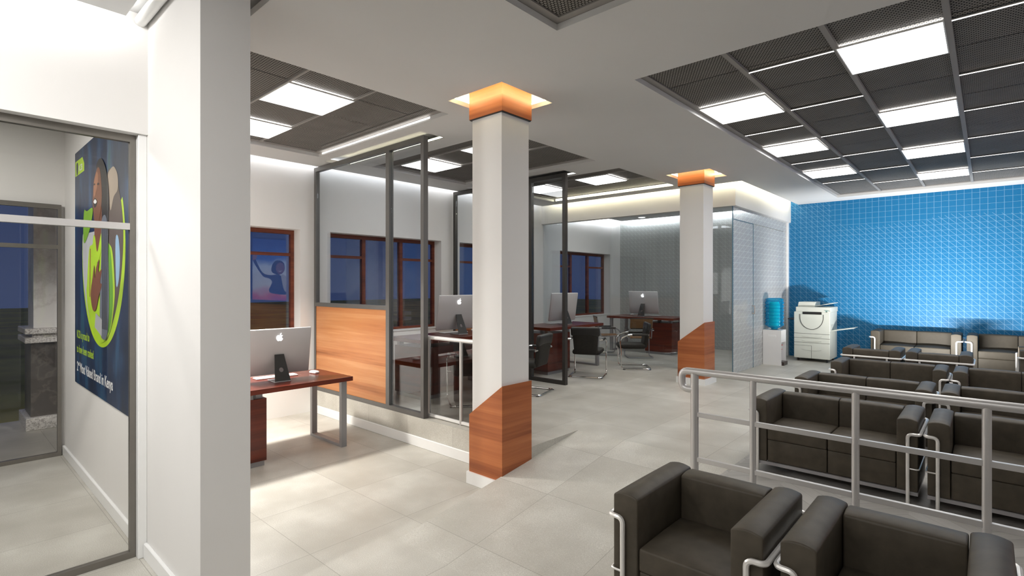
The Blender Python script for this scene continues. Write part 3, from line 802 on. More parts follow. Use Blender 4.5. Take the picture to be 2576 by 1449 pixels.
# ------------------------------------------------------------------ visitor chairs (front = +y)
def make_black_chair(label):
    o = thing('cantilever_chair', label, 'chair', group='black visitor chairs')
    b = MB(); r = 0.0115
    for sx in (-1, 1):
        x = 0.25*sx
        b.tube([(x,-0.10,0.575),(x,0.12,0.575),(x,0.255,0.50),(x,0.225,0.25),(x,0.235,r),(x,-0.255,r),(0.0,-0.255,r)], r, 8, 0.075, fs=6)
        b.tube([(x,0.228,0.345),(0.19*sx,0.20,0.345)], 0.008, 6)
    b.build('tube_frame', M['chrome'], o)
    b = MB(); b.rbox((0,0.045,0.375),(0.215,0.225,0.038),0.036,(0,0,0.008),5); b.build('seat', M['blackfab'], o)
    b = MB(); b.rbox((0,0,0.0),(0.205,0.030,0.205),0.028,(0,0.006,0),5)
    for v in b.bm.verts: v.co.x *= 0.86+0.14*(v.co.z+0.205)/0.41
    b.xf(Matrix.Translation((0,-0.205,0.555)) @ Matrix.Rotation(R(9), 4, 'X')); b.build('backrest', M['blackfab'], o)
    b = MB(); b.rbox((0,0,0.0),(0.222,0.034,0.072),0.030,(0,0.0,0),5)
    b.xf(Matrix.Translation((0,-0.228,0.695)) @ Matrix.Rotation(R(9), 4, 'X')); b.build('head_pad', M['black'], o)
    for sx in (-1, 1):
        b = MB(); b.tube([(0.25*sx,-0.205,0.575),(0.25*sx,0.05,0.575)], 0.019, 10); b.build('armrest', M['black'], o)
        b = MB(); b.tube([(0.215*sx,-0.215,0.575),(0.266*sx,-0.215,0.575)], 0.015, 10); b.build('pivot_bolt', M['chrome'], o)
    for sx in (-1, 1):
        for y in (-0.235, 0.18):
            b = MB(); b.box(0.25*sx-0.012,y-0.02,0.0,0.25*sx+0.012,y+0.02,0.008); b.build('glide', M['black'], o, smooth=False)
    return o
def facing(dx, dy): return math.atan2(-dx, dy)
ch = make_black_chair('black cantilever chair behind the short white rail, left of the near column')
def put(o, loc, rz): o.location = loc; o.rotation_euler = (0,0,rz); return o
put(ch, (-4.59,4.33,UP), facing(-0.81,0.58))
copy_tree(ch, (-4.47,5.27,UP), facing(-0.96,-0.28), 'black cantilever chair seen behind the second partition glass, right of near column')
copy_tree(ch, (-4.595,6.84,UP), facing(-0.40,0.92), 'black cantilever chair seen from behind at the desk before the glass office')
copy_tree(ch, (-4.46,8.00,UP), facing(-0.80,-0.60), 'black cantilever chair in side view before the office glass')

def make_tan_chair(label):
    o = thing('tan_chair', label, 'chair', group='tan office visitor chairs')
    b = MB(); r = 0.0105
    for sx in (-1, 1):
        x = 0.24*sx
        b.tube([(x,-0.20,0.53),(x,0.16,0.53),(x,0.215,0.45),(x,0.20,r),(x,-0.20,r),(0,-0.20,r)], r, 8, 0.06, fs=5)
        xi = 0.205*sx
        b.tube([(xi,-0.25,0.74),(xi,-0.17,0.37),(xi,0.20,0.39)], r*0.9, 8, 0.05)
        b.tube([(xi,-0.205,0.53),(x,-0.20,0.53)], r*0.8, 6)
    b.tube([(-0.205,0.19,0.385),(0.205,0.19,0.385)], r*0.8, 6); b.tube([(-0.205,-0.25,0.74),(0.205,-0.25,0.74)], r*0.8, 6)
    b.build('tube_frame', M['greym'], o)
    b = MB(); b.rbox((0,0.015,0.385),(0.208,0.185,0.012),0.011,(0,0,-0.012),5); b.build('seat_sling', M['tan'], o)
    b = MB(); b.rbox((0,0,0),(0.212,0.012,0.095),0.011,(0,0.01,0),5); b.xf(Matrix.Translation((0,-0.234,0.665)) @ Matrix.Rotation(R(12), 4, 'X')); b.build('back_sling', M['tan'], o)
    b = MB(); b.tube([(-0.22,-0.255,0.76),(0.22,-0.255,0.76)], 0.011, 8); b.tube([(-0.21,-0.21,0.565),(0.21,-0.21,0.565)], 0.008, 8); b.build('edge_trim', M['black'], o)
    for sx in (-1, 1):
        b = MB(); b.rbox((0.24*sx,-0.02,0.548),(0.022,0.14,0.010),0.009,(0,0,0),3); b.build('arm_pad', M['black'], o)
    return o
tc = put(make_tan_chair('tan sling chair with its back to the room, right one in the glass office'), (-5.03,9.24,UP), facing(-0.64,0.77))
copy_tree(tc, (-5.72,9.22,UP), facing(0.74,0.67), 'tan sling chair turned sideways, left one in the glass office by the window')

# ------------------------------------------------------------------ waiting area seats (front = -y)
def make_seat(name, label, cat, n, mat, group, W, s=1.0):
    """n seats, body width W (already real size before scale s)"""
    o = thing(name, label, cat, group=group)
    aw = 0.112; D = 0.52; hw = W/2; zb, zt = 0.085, 0.535; bt = 0.125
    iw = (W-2*aw)/n
    def bb(b, nm, m, sm=True):
        b.xf(Matrix.Scale(s, 4)); return b.build(nm, m, o, smooth=sm)
    for sx in (-1, 1):
        b = MB(); b.rbox((sx*(hw-aw/2),D/2,(zb+zt)/2),(aw/2-0.001,D/2,(zt-zb)/2),0.007,(0,0,0.021),6,(1,1,0),(1.0,0.45)); bb(b, 'arm', mat)
    for k in range(n):
        cx = -hw+aw+iw*(k+0.5)
        b = MB(); b.rbox((cx,D-bt/2,(0.25+zt-0.006)/2),(iw/2-0.002,bt/2,(zt-0.006-0.25)/2),0.008,(0,0.003,0.014),6,(1,1,0),(0.35,1.0)); bb(b, 'back_cushion', mat)
        b = MB(); b.rbox((cx,(D-bt)/2+0.002,0.295),(iw/2-0.003,(D-bt)/2-0.002,0.046),0.009,(0,0.003,0.018),6,(1,1,0),(0.8,0.9)); bb(b, 'seat_cushion', mat)
        b = MB(); b.rbox((cx,D/2+0.004,0.1665),(iw/2-0.002,D/2-0.006,0.0815),0.008,(0,0.003,0),4); bb(b, 'base_cushion', mat)
    r = 0.0105; xl = hw-0.052; xo = hw+r+0.0005; zr = 0.452
    b = MB()
    pts = [(-xl,-r-0.003,zr),(-xo,-r-0.003,zr),(-xo,D+r+0.004,zr),(xo,D+r+0.004,zr),(xo,-r-0.003,zr),(xl,-r-0.003,zr)]
    pts = [(-xl,-r-0.003,zr-0.06)]+pts+[(xl,-r-0.003,zr-0.06)]
    b.tube(pts, r, 8, 0.028, fs=5); bb(b, 'upper_tube', M['sofatube'])
    b = MB(); q = 0.0048; z2 = 0.232
    b.tube([(-xl,-r,z2),(-hw-q-0.001,-r,z2),(-hw-q-0.001,D+q+0.002,z2),(hw+q+0.001,D+q+0.002,z2),(hw+q+0.001,-r,z2),(xl,-r,z2)], q, 6, 0.02); bb(b, 'lower_tube', M['sofatube'])
    for sx in (-1, 1):
        b = MB(); b.cyl((sx*xl,-r-0.003,0),(sx*xl,-r-0.003,zr-0.05), r, 10); bb(b, 'leg', M['sofatube'])
        b = MB(); b.cyl((sx*(hw-0.13),D+r+0.004,0),(sx*(hw-0.13),D+r+0.004,zr), r, 10); bb(b, 'leg', M['sofatube'])
    b = MB(); b.slab(-hw+0.001,hw-0.001,0.0,D,0.062,0.0845,[(-hw+0.02,hw-0.02,0.02,D-0.02)]); bb(b, 'base_frame', M['sofabar'], False)
    return o
G1, G2, G3 = 'black two-seat sofas in rows', 'black armchairs', 'taupe seats by the blue wall'
sf = put(make_seat('sofa', 'black two-seat sofa right behind the long handrail, left one', 'sofa', 2, M['leather'], G1, 1.008), (-0.831,4.185,UP), 0)
for (x, y, lab) in ((0.222,4.185,'black two-seat sofa right behind the long handrail, cut by the right edge'),
                    (-0.838,5.42,'black two-seat sofa in the second row behind the handrail, left one'),(0.222,5.42,'black two-seat sofa in the second row behind the handrail, right one'),
                    (-0.808,6.78,'black two-seat sofa in the third row behind the handrail, left one'),(0.245,6.78,'black two-seat sofa in the third row behind the handrail, right one')):
    copy_tree(sf, (x, y, UP), 0, lab)
ac = put(make_seat('armchair', 'black armchair in the foreground, left of the near pair', 'armchair', 1, M['leather'], G2, 0.587), (-0.8615,1.905,UP), 0)
copy_tree(ac, (-0.2285,1.925,UP), 0, 'black armchair at the bottom right corner, right of the near pair')
a5 = put(make_seat('armchair', 'black armchair with its back turned, left one facing the taupe sofas', 'armchair', 1, M['leather'], G2, 0.587, 1.06), (-1.115,8.62,UP), PI)
copy_tree(a5, (-0.443,8.62,UP), PI, 'black armchair with its back turned, right one facing the taupe sofas')
copy_tree(a5, (0.30,9.50,UP), -PI/2, 'black armchair seen from the side at the right edge of the room')
bs = put(make_seat('taupe_sofa', 'taupe two-seat sofa against the blue wall, left one beside the copier', 'sofa', 2, M['beige'], G3, 1.008, 1.16), (-0.885,10.64,UP), 0)
copy_tree(bs, (0.342,10.64,UP), 0, 'taupe two-seat sofa against the blue wall, right one')
ba = put(make_seat('taupe_armchair', 'taupe armchair sideways at the right edge before the taupe sofas', 'armchair', 1, M['beige'], G3, 0.587, 1.10), (0.40,10.215,UP), -PI/2)

# ------------------------------------------------------------------ copier
o = thing('copier', 'pale grey green office copier with paper trays standing at the blue wall', 'copier', (-2.383,10.775,UP))
w, d = 0.291, 0.60
def cb(b, nm, m, par=None, sm=False): return b.build(nm, m, par or o, smooth=sm)
b = MB(); b.box(-w,0,0.055,w,d,0.905,0.006,2); cb(b, 'body', M['copier'])
b = MB(); b.box(-w+0.03,0.0,0.905,w+0.012,d,0.995,0.008,2); b.box(w-0.04,-0.02,0.9,w+0.012,0.0,0.93); cb(b, 'scanner_lid', M['copier'])
b = MB(); b.prism([(-w+0.05,0.06,0.995),(0.04,0.06,0.995),(0.04,0.06,1.085),(-w+0.065,0.06,1.085)], (0,0.42,0)); cb(b, 'document_feeder', M['copier'])
b = MB(); b.box(0,0,-0.006,0.30,0.36,0.006); b.xf(Matrix.Translation((0.04,0.09,1.01)) @ Matrix.Rotation(R(-12), 4, 'Y')); cb(b, 'document_tray', M['copier'])
b = MB(); b.box(-0.145,-0.006,0.862,0.16,0.002,0.905); cb(b, 'output_slot', M['black'])
b = MB(); b.box(w-0.07,-0.022,0.931,w-0.02,-0.004,0.934); cb(b, 'touch_screen', M['teal'])
dm = [(-0.185,0.0,0.86)]+[(-0.185*math.cos(PI*k/20),0.0,0.80-0.21*math.sin(PI*k/20)) for k in range(21)]+[(0.185,0.0,0.86)]
b = MB(); b.prism([(p[0],-0.012,p[2]) for p in dm], (0,0.014,0)); dr = cb(b, 'front_door', M['copier'])
b = MB(); b.tube([(p[0],-0.006,p[2]) for p in dm], 0.0075, 6); cb(b, 'door_groove', M['groove'], dr)
for k, (z0, z1) in enumerate(((0.43,0.505),(0.345,0.425),(0.06,0.34))):
    b = MB(); b.box(-w+0.003,-0.008,z0,w-0.003,0.002,z1,0.003,1); dw = cb(b, 'drawer', M['copier'])
    zz = z1-0.045 if k < 2 else 0.22
    b = MB(); b.tube([(-0.16,-0.010,zz),(-0.10,-0.012,zz-0.013),(0.0,-0.013,zz-0.017),(0.10,-0.012,zz-0.013),(0.16,-0.010,zz)], 0.004, 6); cb(b, 'drawer_handle', M['copier2'], dw)
b = MB()
for z in (0.508,0.4275,0.3425): b.box(-w+0.002,-0.003,z-0.003,w-0.002,0.001,z+0.003)
b.box(0.0,-0.0095,0.06,0.004,-0.008,0.29); b.box(-w+0.004,-0.0095,0.288,0.004,-0.008,0.292)
cb(b, 'panel_gaps', M['groove'])
b = MB(); b.box(-0.14,0,-0.006,0.0,0.34,0.008); b.xf(Matrix.Translation((-w,0.12,0.745)) @ Matrix.Rotation(R(6), 4, 'Y')); cb(b, 'left_tray', M['drip'])
b = MB(); b.box(0.0,0,-0.006,0.36,0.36,0.006); b.xf(Matrix.Translation((w,0.1,0.57)) @ Matrix.Rotation(R(-11), 4, 'Y')); cb(b, 'right_tray', M['copier'])
b = MB(); b.box(w-0.001,0.06,0.56,w+0.004,0.30,0.68); cb(b, 'side_cover', M['copier2'])
for (x, y) in ((-0.235,0.06),(0.235,0.06),(-0.235,0.52),(0.235,0.52)):
    b = MB(); b.cyl((x-0.014,y,0.029),(x+0.014,y,0.029),0.029,14); b.box(x-0.008,y-0.008,0.03,x+0.008,y+0.008,0.058); cb(b, 'caster', M['black'], None, True)

# ------------------------------------------------------------------ water cooler (taps face +x)
o = thing('water_cooler', 'white water cooler with blue ribbed bottle standing beside the office glass', 'water cooler', (-2.80,10.02,UP))
b = MB(); h = 0.148
b.box(-h,-h,0.0,0.05,h,0.61); b.box(0.05,-h,0.40,h,h,0.61); b.box(0.05,-h,0.0,h,h,0.045)
cb(b, 'cabinet', M['whitep'])
b = MB(); b.box(0.05,-h,0.045,h,-h+0.018,0.40); cb(b, 'side_cheek', M['whitep'])
b = MB(); b.box(0.05,h-0.018,0.045,h,h,0.40); cb(b, 'side_cheek', M['whitep'])
b = MB(); b.box(-0.06,-h-0.003,0.49,0.065,-h+0.002,0.525,0.002,1); cb(b, 'grip', M['trimw'])
b = MB(); b.box(h-0.06,-0.115,0.0455,h+0.035,0.115,0.06); b.box(h+0.002,-0.115,0.0,h+0.035,0.115,0.0455); cb(b, 'drip_tray', M['drip'])
for y in (-0.05, 0.05):
    b = MB(); b.box(0.06,y-0.012,0.31,0.11,y+0.012,0.335); b.cyl((0.10,y,0.335),(0.10,y,0.27),0.009,8); tp = cb(b, 'tap', M['whitep'])
    b = MB(); b.box(0.085,y-0.014,0.336,0.12,y+0.014,0.346); b.box(0.09,y-0.011,0.262,0.112,y+0.011,0.27); cb(b, 'tap_button', M['red'], tp)
t = NT('blue_bottle_plastic')
t.set(color=(0.008,0.26,0.52), rough=0.15)
tr = t.node('ShaderNodeBsdfTransparent'); tr.inputs[0].default_value = (0.28,0.80,0.95,1)
m1 = t.node('ShaderNodeMixShader'); lw = t.node('ShaderNodeLayerWeight'); lw.inputs[0].default_value = 0.45
t.link(t.math('MULTIPLY_ADD', lw.outputs['Facing'], 0.65, 0.22), m1.inputs[0]); t.link(tr.outputs[0], m1.inputs[1]); t.link(t.b.outputs[0], m1.inputs[2])
t.link(m1.outputs[0], t.out.inputs[0])
M['bottle'] = t.m
M['water'] = plain('turquoise_water', (0.02,0.80,0.74), 0.3)
b = MB(); prof = [(0.05,0.0),(0.055,0.035)]
prof += [(0.10,0.05),(0.135,0.075)]
z = 0.09
for k in range(7):
    prof += [(0.151,z),(0.153,z+0.022),(0.149,z+0.042),(0.136,z+0.048),(0.136,z+0.056)]; z += 0.062
prof += [(0.148,z),(0.140,z+0.025),(0.11,z+0.045),(0.0001,z+0.047)]
b.lathe(prof, (0,0,0.60), 28); bo = cb(b, 'bottle', M['bottle'], None, True)
b = MB(); b.lathe([(0.04,0.03),(0.085,0.08),(0.090,0.45),(0.07,0.50),(0.0001,0.505)], (0,0,0.60), 20); cb(b, 'water', M['water'], bo, True)
b = MB(); b.lathe([(0.075,0.0),(0.075,0.012),(0.0001,0.012)], (0,0,0.60), 20); cb(b, 'neck_ring', M['black'], None, True)

# ------------------------------------------------------------------ posters
def flat(name, pts, y, m, par, dy=-0.0003, smooth=True, n=4):
    q = smooth_loop(pts, n) if smooth else pts
    b = MB(); b.prism([(p[0], y, p[1]) for p in q], (0, dy, 0)); return b.build(name, m, par, smooth=False)
def ink(name, col, var=0.08, nscale=6): return plain(name, col, 0.4, var=var, nscale=nscale)
PX, PZ, PY_ = -5.2, 1.86, 0.914
po = thing('wall_poster', 'large dark blue poster of a laughing person in a lime jacket on vestibule wall', 'poster', (PX, PY_, PZ))
t = NT('poster_blue'); n = t.noise(t.map(t.coord(), (2.6,1,0.9), (0,0.5,0)), 1.5, 4, 0.55)
t.set(color=t.ramp(n, ((0.30, (0.006,0.012,0.034)), (0.50, (0.008,0.024,0.075)), (0.62, (0.018,0.075,0.17)), (0.74, (0.012,0.09,0.085)))), rough=0.35)
b = MB(); b.box(-6.243-PX,-0.012,0.81-PZ,-4.13-PX,0.0,2.906-PZ); b.build('panel', t.m, po, smooth=False)
def L(pts): return [(p[0]-PX, p[1]-PZ) for p in pts]
I = {k: ink('ink_'+k, c) for k, c in dict(lime=(0.46,0.70,0.012), white=(0.85,0.85,0.85), street=(0.50,0.51,0.52), skin=(0.20,0.075,0.035), skinl=(0.36,0.16,0.085), hair=(0.018,0.014,0.013), braid=(0.16,0.18,0.22), jacket=(0.42,0.66,0.02), jacketd=(0.13,0.36,0.015), crowd=(0.10,0.07,0.055), pale=(0.45,0.36,0.27), strap=(0.30,0.10,0.04), phone=(0.42,0.43,0.45), navy=(0.012,0.02,0.06), sky=(0.30,0.48,0.68), green=(0.20,0.42,0.01)).items()}
cx, cz, rr = -5.14, 1.975, 0.757
circ = lambda r, dx=0, dz=0, n=40: [(cx+dx+r*math.cos(2*PI*k/n), cz+dz+r*math.sin(2*PI*k/n)) for k in range(n)]
y = -0.012; e = -0.0005
arc = lambda r, dx, dz, a0, a1, n: [(cx+dx+r*math.cos(R(a0+(a1-a0)*k/n)), cz+dz+r*math.sin(R(a0+(a1-a0)*k/n))) for k in range(n+1)]
ring = arc(rr, 0, -0.005, 27, -192, 44)+arc(rr-0.05, -0.035, 0.02, -192, 24, 44)
b = MB(); no = 45
vo = [b.bm.verts.new((p[0], y+e, p[1])) for p in L(ring)]
for k in range(44): b.bm.faces.new((vo[k], vo[k+1], vo[88-k], vo[89-k]))
b.build('lime_ring', I['lime'], po, smooth=False); y += e
street = arc(rr-0.05, -0.035, 0.02, 10, -192, 40)
flat('street_view', L(street), y, I['street'], po, -0.0003, False); y += e
flat('blurred_crowd', L([(-4.95,2.50),(-4.72,2.53),(-4.50,2.28),(-4.44,2.0),(-4.55,1.66),(-4.78,1.40),(-5.0,1.30),(-4.95,1.9)]), y, I['crowd'], po); y += e
flat('blurred_face', L([(-4.908,2.52),(-4.80,2.56),(-4.70,2.555),(-4.60,2.48),(-4.60,2.38),(-4.72,2.34),(-4.82,2.25),(-4.86,2.38)]), y, I['pale'], po); y += e
flat('blue_shirt', L([(-4.66,2.02),(-4.58,2.04),(-4.53,1.9),(-4.56,1.74),(-4.64,1.70)]), y, I['sky'], po); y += e
flat('lime_corner', L([(-5.80,2.34),(-5.68,2.325),(-5.45,2.33),(-5.50,2.22),(-5.62,2.13),(-5.80,2.06),(-5.84,2.18)]), y, I['green'], po); y += e
flat('jacket', L([(-5.36,2.06),(-5.46,2.03),(-5.59,1.99),(-5.68,1.69),(-5.70,1.66),(-5.64,1.50),(-5.41,1.31),(-5.10,1.25),(-4.82,1.36),(-4.70,1.55),(-4.68,1.70),(-4.74,1.92),(-4.84,2.0),(-5.10,2.06)]), y, I['jacket'], po); y += e
flat('jacket_shade', L([(-4.90,2.0),(-4.80,1.93),(-4.73,1.62),(-4.80,1.42),(-4.90,1.35),(-4.94,1.7)]), y, I['jacketd'], po)
flat('jacket_fold', L([(-5.26,2.0),(-5.20,1.98),(-5.24,1.75),(-5.30,1.5),(-5.34,1.6),(-5.28,1.8)]), y, I['jacketd'], po)
flat('strap', L([(-5.55,2.0),(-5.52,2.0),(-5.54,1.6),(-5.57,1.6)]), y, I['strap'], po, -0.0003, False); y += e
flat('neck', L([(-5.36,2.30),(-5.10,2.30),(-5.12,2.10),(-5.22,1.97),(-5.30,1.96),(-5.36,2.06)]), y, I['skin'], po); y += e
flat('collar', L([(-5.40,2.10),(-5.34,2.08),(-5.26,1.96),(-5.12,2.10),(-5.06,2.04),(-5.24,1.88),(-5.42,2.0)]), y, I['jacket'], po); y += e
flat('hair', L([(-5.30,2.65),(-5.20,2.69),(-5.08,2.67),(-4.95,2.57),(-4.87,2.42),(-4.87,2.25),(-4.91,2.1),(-5.06,2.1),(-5.10,2.3),(-5.14,2.5),(-5.24,2.6)]), y, I['hair'], po); y += e
flat('face', L([(-5.24,2.63),(-5.34,2.58),(-5.39,2.53),(-5.41,2.45),(-5.425,2.40),(-5.405,2.30),(-5.35,2.19),(-5.25,2.18),(-5.14,2.26),(-5.09,2.38),(-5.11,2.50),(-5.16,2.60)]), y, I['skin'], po); y += e
flat('face_light', L([(-5.28,2.60),(-5.37,2.53),(-5.39,2.45),(-5.37,2.41),(-5.30,2.44),(-5.24,2.50),(-5.22,2.57)]), y, I['skinl'], po)
flat('mouth', L([(-5.40,2.375),(-5.33,2.398),(-5.25,2.36),(-5.31,2.325),(-5.37,2.33)]), y, I['hair'], po); y += e
flat('teeth', L([(-5.39,2.373),(-5.33,2.388),(-5.27,2.362),(-5.33,2.352)]), y, I['white'], po)
flat('eye', L([(-5.385,2.512),(-5.355,2.520),(-5.325,2.509),(-5.355,2.504)]), y, I['hair'], po)
flat('eye', L([(-5.26,2.500),(-5.22,2.508),(-5.18,2.494),(-5.22,2.488)]), y, I['hair'], po)
flat('nose', L([(-5.36,2.45),(-5.33,2.47),(-5.31,2.43),(-5.34,2.42)]), y, I['skinl'], po)
flat('braids', L([(-5.09,2.2),(-4.92,2.2),(-4.87,1.9),(-4.85,1.55),(-4.90,1.33),(-5.03,1.28),(-5.15,1.35),(-5.14,1.7),(-5.10,1.95)]), y, I['braid'], po); y += e
for k in range(7):
    x = -5.085+0.034*k
    flat('braid', L([(x,2.15),(x+0.014,2.15),(x+0.010-0.02*(k-3)/3,1.36),(x-0.004-0.02*(k-3)/3,1.36)]), y, I['hair'], po, -0.0003, False)
y += e
flat('hand', L([(-5.42,1.50),(-5.50,1.62),(-5.42,1.76),(-5.36,1.86),(-5.34,1.75),(-5.28,1.84),(-5.175,1.90),(-5.20,1.80),(-5.08,1.82),(-5.14,1.72),(-5.08,1.70),(-5.20,1.60),(-5.30,1.50)]), y, I['skin'], po)
flat('phone', L([(-5.30,1.475),(-5.07,1.43),(-5.085,1.30),(-5.34,1.36)]), y, I['phone'], po, -0.0003, False); y += e
flat('logo_square', L([(-6.224,2.824),(-5.893,2.822),(-5.814,2.755),(-5.814,2.69),(-6.224,2.689)]), -0.012, I['lime'], po, -0.0003, False)
flat('logo_figure', L([(-6.16,2.80),(-6.10,2.80),(-6.09,2.76),(-6.11,2.70),(-6.15,2.70),(-6.17,2.75)]), -0.0129, I['navy'], po)
def text(s, x, z, h, w, m, par, y, bold=0.0, rot=(PI/2,0,0), name='lettering'):
    c = bpy.data.curves.new(name, 'FONT'); c.body = s; c.size = 1.0; c.extrude = 0.001; c.offset = bold
    c.materials.append(m)
    o = bpy.data.objects.new(name, c); C.objects.link(o)
    bpy.context.view_layer.update()
    bw = max(o.dimensions.x, 1e-3)
    me = bpy.data.meshes.new_from_object(o.evaluated_get(bpy.context.evaluated_depsgraph_get()))
    bpy.data.objects.remove(o)
    o = bpy.data.objects.new(name, me); C.objects.link(o)
    o.parent = par; o.location = (x, y, z); o.rotation_euler = rot
    o.scale = (w/bw, h/0.72, 0.2)
    return o
text('KCB', -6.06-PX, 2.715-PZ, 0.055, 0.16, I['white'], po, -0.0131, 0.005)
text('KCB is proud to', -6.15-PX, 1.222-PZ, 0.072, 0.55, I['lime'], po, -0.0123, 0.008)
text('to have been ranked', -6.15-PX, 1.092-PZ, 0.072, 0.72, I['lime'], po, -0.0123, 0.008)
text('2', -6.15-PX, 0.925-PZ, 0.085, 0.06, I['white'], po, -0.0123, 0.016)
text('nd', -6.085-PX, 0.975-PZ, 0.04, 0.06, I['white'], po, -0.0123, 0.016)
text('Most Valued Brand in Kenya', -6.0-PX, 0.925-PZ, 0.085, 1.24, I['white'], po, -0.0123, 0.016)

# backlit poster on the right hand wall: seen only as a reflection in the nearest window
bp = thing('backlit_poster', 'backlit poster of a person raising one fist, mirrored in the nearest window', 'poster', (XR, 7.15, 1.2))
def lit(name, col, s=3.0): return emit('lit_'+name, col, s)
b = MB(); b.box(-0.05,-0.95,-0.1,0.0,0.95,1.95); b.build('light_box', M['alu'], bp, smooth=False)
t = NT('lit_backdrop'); t.n.remove(t.b)
co = t.coord(); n1 = t.noise(co, 1.6, 2)
sp = t.node('ShaderNodeSeparateXYZ'); t.link(co, sp.inputs[0])
v = t.math('ADD', t.math('MULTIPLY', sp.outputs[2], 0.42), t.math('MULTIPLY', n1, 0.35))
em = t.node('ShaderNodeEmission'); em.inputs[1].default_value = 3.2
t.link(t.ramp(v, ((0.14, (0.45,0.05,0.20)), (0.24, (0.75,0.12,0.08)), (0.34, (0.75,0.68,0.58)), (0.62, (0.60,0.66,0.72)), (0.72, (0.05,0.14,0.42)), (0.9, (0.03,0.07,0.24)))), em.inputs[0])
t.link(em.outputs[0], t.out.inputs[0])
b = MB(); b.box(-0.053,-0.90,-0.05,-0.051,0.90,1.90); b.build('picture', t.m, bp, smooth=False)
def side(name, pts, m, k, n=4):
    q = smooth_loop(pts, n); b = MB(); b.prism([(-0.053-0.0012*k, p[0]-7.15, p[1]-1.2) for p in q], (-0.001,0,0)); b.build(name, m, bp, smooth=False)
side('blazer', [(6.62,2.48),(6.70,2.30),(6.85,2.06),(7.08,2.0),(7.24,2.02),(7.42,1.98),(7.62,1.80),(7.66,1.42),(7.20,1.42),(7.02,1.52),(7.12,1.78),(7.02,1.90),(6.86,1.95),(6.66,2.22),(6.54,2.46)], lit('blazer',(0.012,0.02,0.05)), 1)
side('fist', [(6.54,2.46),(6.52,2.62),(6.56,2.72),(6.64,2.70),(6.67,2.60),(6.63,2.48)], lit('fist',(0.32,0.14,0.09)), 2)
side('hair', [(7.10,2.12),(7.12,2.30),(7.22,2.44),(7.38,2.46),(7.50,2.36),(7.50,2.14),(7.36,2.02),(7.2,2.04)], lit('hair',(0.01,0.008,0.01)), 1)
side('face', [(7.24,2.16),(7.26,2.32),(7.36,2.40),(7.47,2.34),(7.50,2.18),(7.44,2.06),(7.34,2.04)], lit('face',(0.22,0.085,0.05)), 3)
side('smile', [(7.30,2.14),(7.36,2.13),(7.43,2.15),(7.37,2.11)], lit('smile',(0.8,0.75,0.7)), 4)
side('blouse', [(7.40,1.98),(7.50,2.0),(7.58,1.9),(7.60,1.55),(7.50,1.52)], lit('blouse',(0.5,0.45,0.40)), 3)

# ------------------------------------------------------------------ hooded wall washer added unseen behind the turned armchairs to light the blue wall
ww = thing('added_wall_washer', 'added unseen low hooded wall washer light on the floor behind the turned black armchairs', 'floor light', (-0.52,9.60,UP))
b = MB(); b.box(-0.34,-0.07,0.0,0.34,0.05,0.03,0.003,1); b.build('base', M['black'], ww, smooth=False)
for sx in (-0.28, 0.28):
    b = MB(); b.box(sx-0.012,-0.065,0.03,sx+0.012,-0.045,0.29); b.build('stand', M['black'], ww, smooth=False)
b = MB(); b.box(-0.34,-0.07,0.29,0.34,-0.05,0.405); b.box(-0.34,-0.07,0.405,0.34,0.015,0.417); b.build('hood', M['black'], ww, smooth=False)
# spotlight added unseen behind the camera to brighten the entrance wall
es = thing('added_spotlight', 'added white ceiling spotlight, unseen behind the viewer, aimed at the entrance', 'spotlight', (-2.55,-1.50,ZC))
b = MB(); b.cyl((0,0,0),(0,0,-0.06), 0.03, 12); b.build('mount', M['trimw'], es)
b = MB(); b.tube([(0.07,-0.06,-0.06),(-0.05,0.05,-0.12)], 0.09, 18); b.build('head', M['trimw'], es)

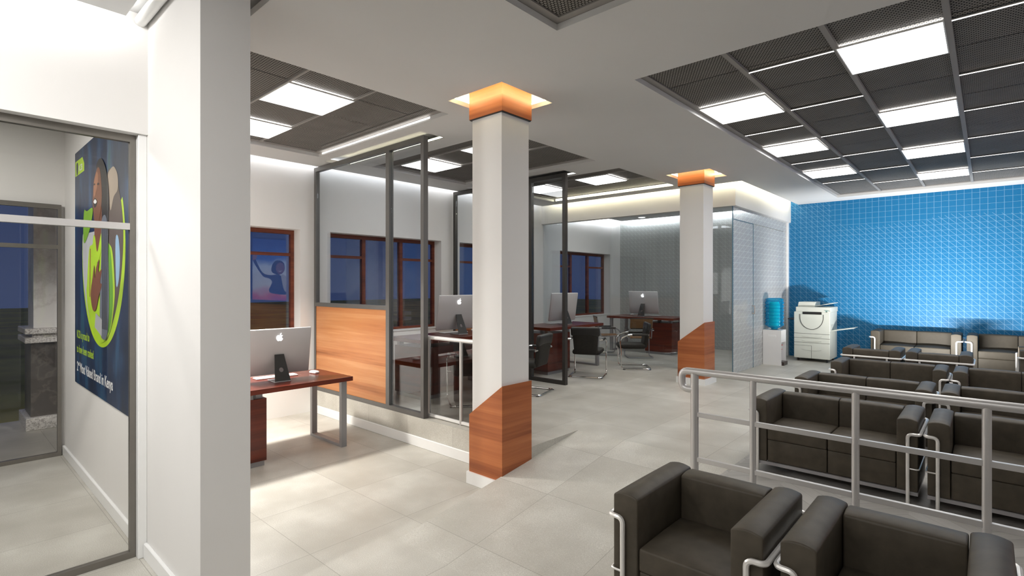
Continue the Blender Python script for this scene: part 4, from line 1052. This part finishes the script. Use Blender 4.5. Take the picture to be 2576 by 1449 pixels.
# ------------------------------------------------------------------ lamps inside the added fixtures
def area(name, par, loc, target, size, sy, power, col=(1,0.96,0.9), spread=180):
    l = bpy.data.lights.new(name, 'AREA'); l.shape = 'RECTANGLE'; l.size = size; l.size_y = sy; l.energy = power; l.color = col; l.spread = R(spread)
    o = bpy.data.objects.new(name, l); C.objects.link(o)
    d = Vector(target)-Vector(loc)
    o.rotation_euler = d.to_track_quat('-Z', 'Y').to_euler()
    o.location = Vector(loc)-Vector(par.location); o.parent = par
    return o
area('pendant_fill', pl, (LX,LY,LZ-0.03), (LX+0.10,LY-0.25,LZ-0.99), 0.2, 0.2, 100)
area('washer_fill', ww, (-0.52,9.60,UP+0.345), (-0.50,9.91,UP+0.345+0.95), 0.62, 0.03, 170, (1,0.985,0.96))
area('spot_fill', es, (-2.64,-1.41,ZC-0.16), (-4.0,0.9,1.5), 0.16, 0.16, 28, (1,0.985,0.965), 110)

# ------------------------------------------------------------------ night sky
w = bpy.data.worlds.new('night'); sc.world = w; w.use_nodes = True
nt = w.node_tree; bg = nt.nodes['Background']
tc_ = nt.nodes.new('ShaderNodeTexCoord'); sp = nt.nodes.new('ShaderNodeSeparateXYZ'); nt.links.new(tc_.outputs['Generated'], sp.inputs[0])
rp = nt.nodes.new('ShaderNodeValToRGB'); nt.links.new(sp.outputs[2], rp.inputs[0])
e = rp.color_ramp.elements; e[0].position = 0.0; e[0].color = (0.028,0.052,0.145,1); e[1].position = 0.45; e[1].color = (0.022,0.034,0.095,1)
nt.links.new(rp.outputs[0], bg.inputs[0]); bg.inputs[1].default_value = 1.0

# ------------------------------------------------------------------ camera
cam = bpy.data.cameras.new('camera'); co_ = bpy.data.objects.new('camera', cam); C.objects.link(co_)
cam.sensor_width = 36.0; cam.lens = 1325.0/2576*36.0; cam.shift_y = -8.0/2576; cam.clip_start = 0.05; cam.clip_end = 300
co_.location = (0,0,1.7); co_.rotation_euler = (R(90),0,R(42.1))
sc.camera = co_
vs = sc.view_settings; sc.display_settings.display_device = 'sRGB'
vs.view_transform = 'Standard'; vs.look = 'None'; vs.exposure = 0.0; vs.gamma = 1.0
try: vs.use_curve_mapping = False
except Exception: pass
sc.cycles.use_denoising = True
sc.cycles.max_bounces = 8; sc.cycles.diffuse_bounces = 4; sc.cycles.glossy_bounces = 4; sc.cycles.transparent_max_bounces = 16; sc.cycles.transmission_bounces = 4
sc.cycles.sample_clamp_indirect = 6.0
sc.cycles.caustics_reflective = False; sc.cycles.caustics_refractive = False
